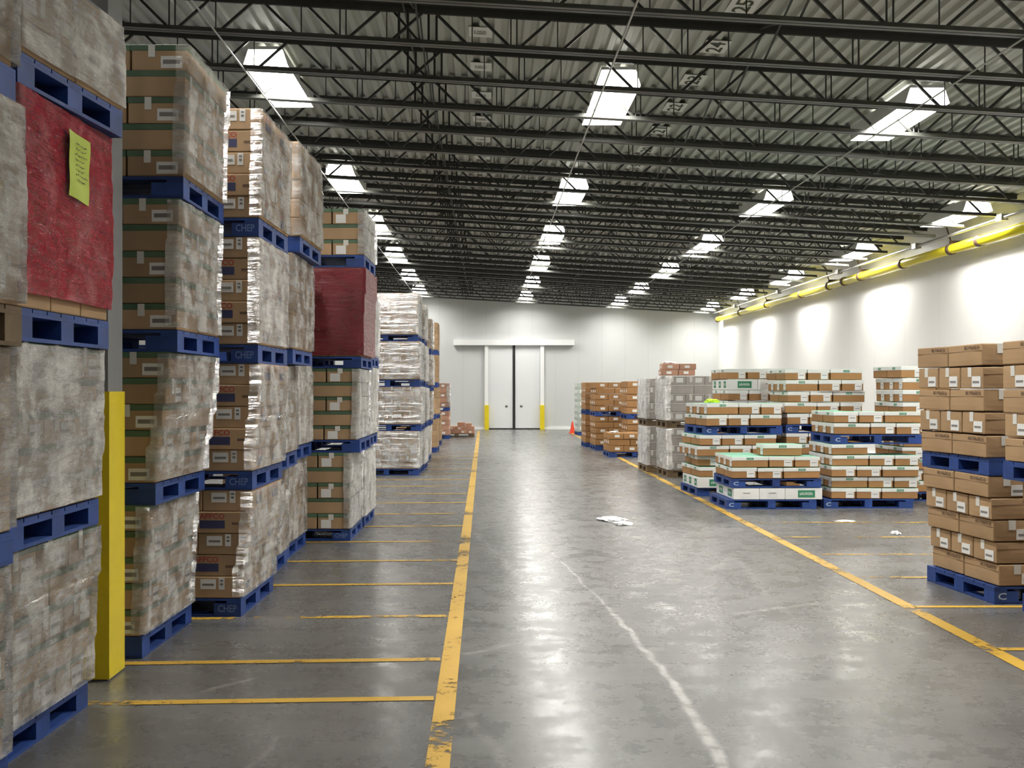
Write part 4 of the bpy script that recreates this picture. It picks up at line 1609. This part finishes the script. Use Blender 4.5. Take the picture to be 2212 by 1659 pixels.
# ------------------------------------------------------------------ small things
def build_small():
    # traffic cone
    c = empty('traffic_cone', (3.12, 39.3, 0))
    tag(c, 'small orange traffic cone on the floor at the back', 'cone')
    m = MB(); m.box(-.13, .13, -.13, .13, 0, .025, 'cone_orange'); m.obj('base', c)
    m = MB(); m.bar((0, 0, .025), (0, 0, .42), .10, 'cone_orange', 20, .022); m.obj('body', c, smooth=False)

    def crumple(name, loc, size, mat, label, cat, seed, rotz=0.0):
        bm = bmesh.new()
        bmesh.ops.create_icosphere(bm, subdivisions=4, radius=1.0)
        for v in bm.verts:
            q = noise.noise(v.co * 2.2 + Vector((seed, 0, 0))) * .35 + noise.noise(v.co * 6 + Vector((0, seed, 0))) * .18
            v.co = v.co * (1 + q)
            v.co = Vector((v.co.x * size[0], v.co.y * size[1], max(v.co.z, -.3) * size[2] + .3 * size[2]))
        me = bpy.data.meshes.new(name)
        bm.to_mesh(me); bm.free()
        me.materials.append(MATS[mat])
        o = mesh_obj(name, me, None, loc, rotz)
        return tag(o, label, cat)

    x, y = fp(1322, 1124)
    crumple('film_scrap', (x, y, 0.002), (.15, .20, .03), 'scrap_film', 'crumpled clear film scrap on the aisle floor, larger piece', 'litter', 1.3, .3)
    x, y = fp(1347, 1133)
    crumple('film_scrap', (x, y, 0.002), (.10, .09, .025), 'scrap_film', 'crumpled clear film scrap on the aisle floor, smaller piece', 'litter', 4.1)
    x, y = fp(1935, 1154)
    crumple('paper_scrap', (x, y, 0.004), (.045, .06, .025), 'paper', 'small white paper scrap on the floor by the bay lines', 'litter', 7.7)
    x, y = fp(1826, 1127)
    crumple('paper_scrap', (x, y, 0.004), (.11, .07, .012), 'paper', 'flat white paper scrap on the floor before the lidded stack', 'litter', 9.1)
    crumple('safety_vest', (3.44, 16.55, 1.392), (.11, .12, .04), 'vest_lime', 'crumpled lime safety vest lying on the lidded cartons', 'vest', 2.2)
    crumple('paper_sheet', (3.35, 20.0, 2.066), (.13, .15, .03), 'paper', 'crumpled white paper on top of the rosy cartons', 'paper', 3.7)
    crumple('paper_sheet', (3.02, 25.65, .574), (.11, .1, .02), 'paper', 'crumpled white paper on top of the low amber load', 'paper', 5.2)

    # lime note on the red-wrapped load
    ya, yb = 4.92, 5.16
    n = empty('paper_note', (-1.882, 5.03, 2.62), math.atan2(-.025, 1.0))
    tag(n, 'lime green handwritten sheet taped onto the red-wrapped load', 'note')
    bm = bmesh.new()
    nx, nz = 9, 13
    W, H = .235, .30
    grid = [[None] * (nz + 1) for _ in range(nx + 1)]
    cn = lambda u, v: .006 * math.sin(u * 5 + v * 3) + .004 * math.sin(v * 9)
    for i in range(nx + 1):
        for k in range(nz + 1):
            u, v = i / nx, k / nz
            skew = -.012 * (u - .5)
            grid[i][k] = bm.verts.new((.002 + cn(u, v) * .6, (u - .5) * W, (v - .5) * H + skew))
    for i in range(nx):
        for k in range(nz):
            bm.faces.new((grid[i][k], grid[i + 1][k], grid[i + 1][k + 1], grid[i][k + 1]))
    me = bpy.data.meshes.new('sheet')
    bm.to_mesh(me); bm.free()
    me.materials.append(MATS['note_lime'])
    sh = mesh_obj('sheet', me, n)
    md = sh.modifiers.new('thick', 'SOLIDIFY'); md.thickness = .0015
    mb = MB()
    rnd = random.Random(5)
    for ln in range(8):
        v = .84 - ln * .078
        u = .24 + rnd.uniform(0, .08)
        end = .86 - rnd.uniform(0, .15)
        while u < end:
            du = rnd.uniform(.02, .05)
            dv = rnd.uniform(-.022, .022)
            p0 = (.0085 + cn(u, v) * .6, (u - .5) * W, (v - .5) * H)
            p1 = (.0085 + cn(u, v) * .6, (u + du - .5) * W, (v + dv - .5) * H)
            mb.bar(p0, p1, .0013, 'ink')
            u += du + rnd.choice((0, 0, .01, .03))
    mb.obj('handwriting_pattern', n)

    # loose film tail hanging between the printed and the narrow stack
    mb = MB()
    pts = []
    for i in range(15):
        t = i / 14
        pts.append(Vector((-1.585 - .10 * t + .012 * math.sin(t * 9), 8.655 + .02 * math.sin(t * 7) + .06 * t, .80 - .44 * t)))
    V, Fc = [], []
    for i, p in enumerate(pts):
        wdt = .022 + .012 * math.sin(i * 1.3)
        V += [tuple(p + Vector((-.3 * wdt, -wdt, .2 * wdt))), tuple(p + Vector((.5 * wdt, wdt, 0)))]
    for i in range(len(pts) - 1):
        Fc.append((2 * i, 2 * i + 1, 2 * i + 3, 2 * i + 2))
    me = bpy.data.meshes.new('film_tail')
    me.from_pydata(V, [], Fc)
    me.materials.append(MATS['film_milky'])
    o = mesh_obj('film_tail', me)
    md = o.modifiers.new('thick', 'SOLIDIFY'); md.thickness = .004
    tag(o, 'loose twisted tail of clear film hanging off the navy-printed stack', 'film')

    # number plates under the deck
    def plate(x, y, txt, label, rot, wx, wy, grp):
        z = hb(x) + 0.392
        p = empty('number_plate', (x, y, z))
        p.rotation_euler = (0, 0.058, 0)
        tag(p, label, 'plate', grp)
        m = MB(); m.box(-wx / 2, wx / 2, -wy / 2, wy / 2, -.004, 0, 'plate'); m.obj('plate', p)
        t = MB()
        if not txt:
            for r in (0, 1):
                for (a, b, c, e) in glyph_rects(4, 20 + r):
                    xs = [(q - .5) * wx * .55 for q in (a, b)]
                    ys = [wy * (.06 + r * .2 - .22 + .15 * (1 - q)) for q in (c, e)]
                    t.quad([(xs[0], ys[0], -.006), (xs[1], ys[0], -.006), (xs[1], ys[1], -.006), (xs[0], ys[1], -.006)], 'ink')
            t.obj('lettering', p)
            return
        vs, fs = text_polys(txt)
        k = t.mi('ink')
        for (a, b) in vs:
            u, v = a - .5, b - .5
            if rot:
                t.v.append((-v * wx * .62, -u * wy * .8, -.006))
            else:
                t.v.append((u * wx * .55, -v * wy * .42, -.006))
        for f in fs:
            t.f.append(f); t.m.append(k)
        t.obj('lettering', p)

    for k in range(8):
        y = JOISTS[0] + JS * (4 + k) + .68
        plate(-.06, y, '',
              f"pale number plate under the deck beside the dense bridging, {ORD[k] if k < 6 else ('seventh', 'eighth')[k - 6]} towards the door", False, .25, .32, 'number plates by the bridging')
    for k in range(7):
        y = JOISTS[0] + JS * (3 + k) + .72
        plate(2.46, y, ('25', '24', '23', '22', '21', '20', '19')[k],
              f"pale plate with stencilled number under the deck above the aisle, {('first', 'second', 'third', 'fourth', 'fifth', 'sixth', 'seventh')[k]} towards the door", True, .27, .42, 'stencilled number plates')


build_small()
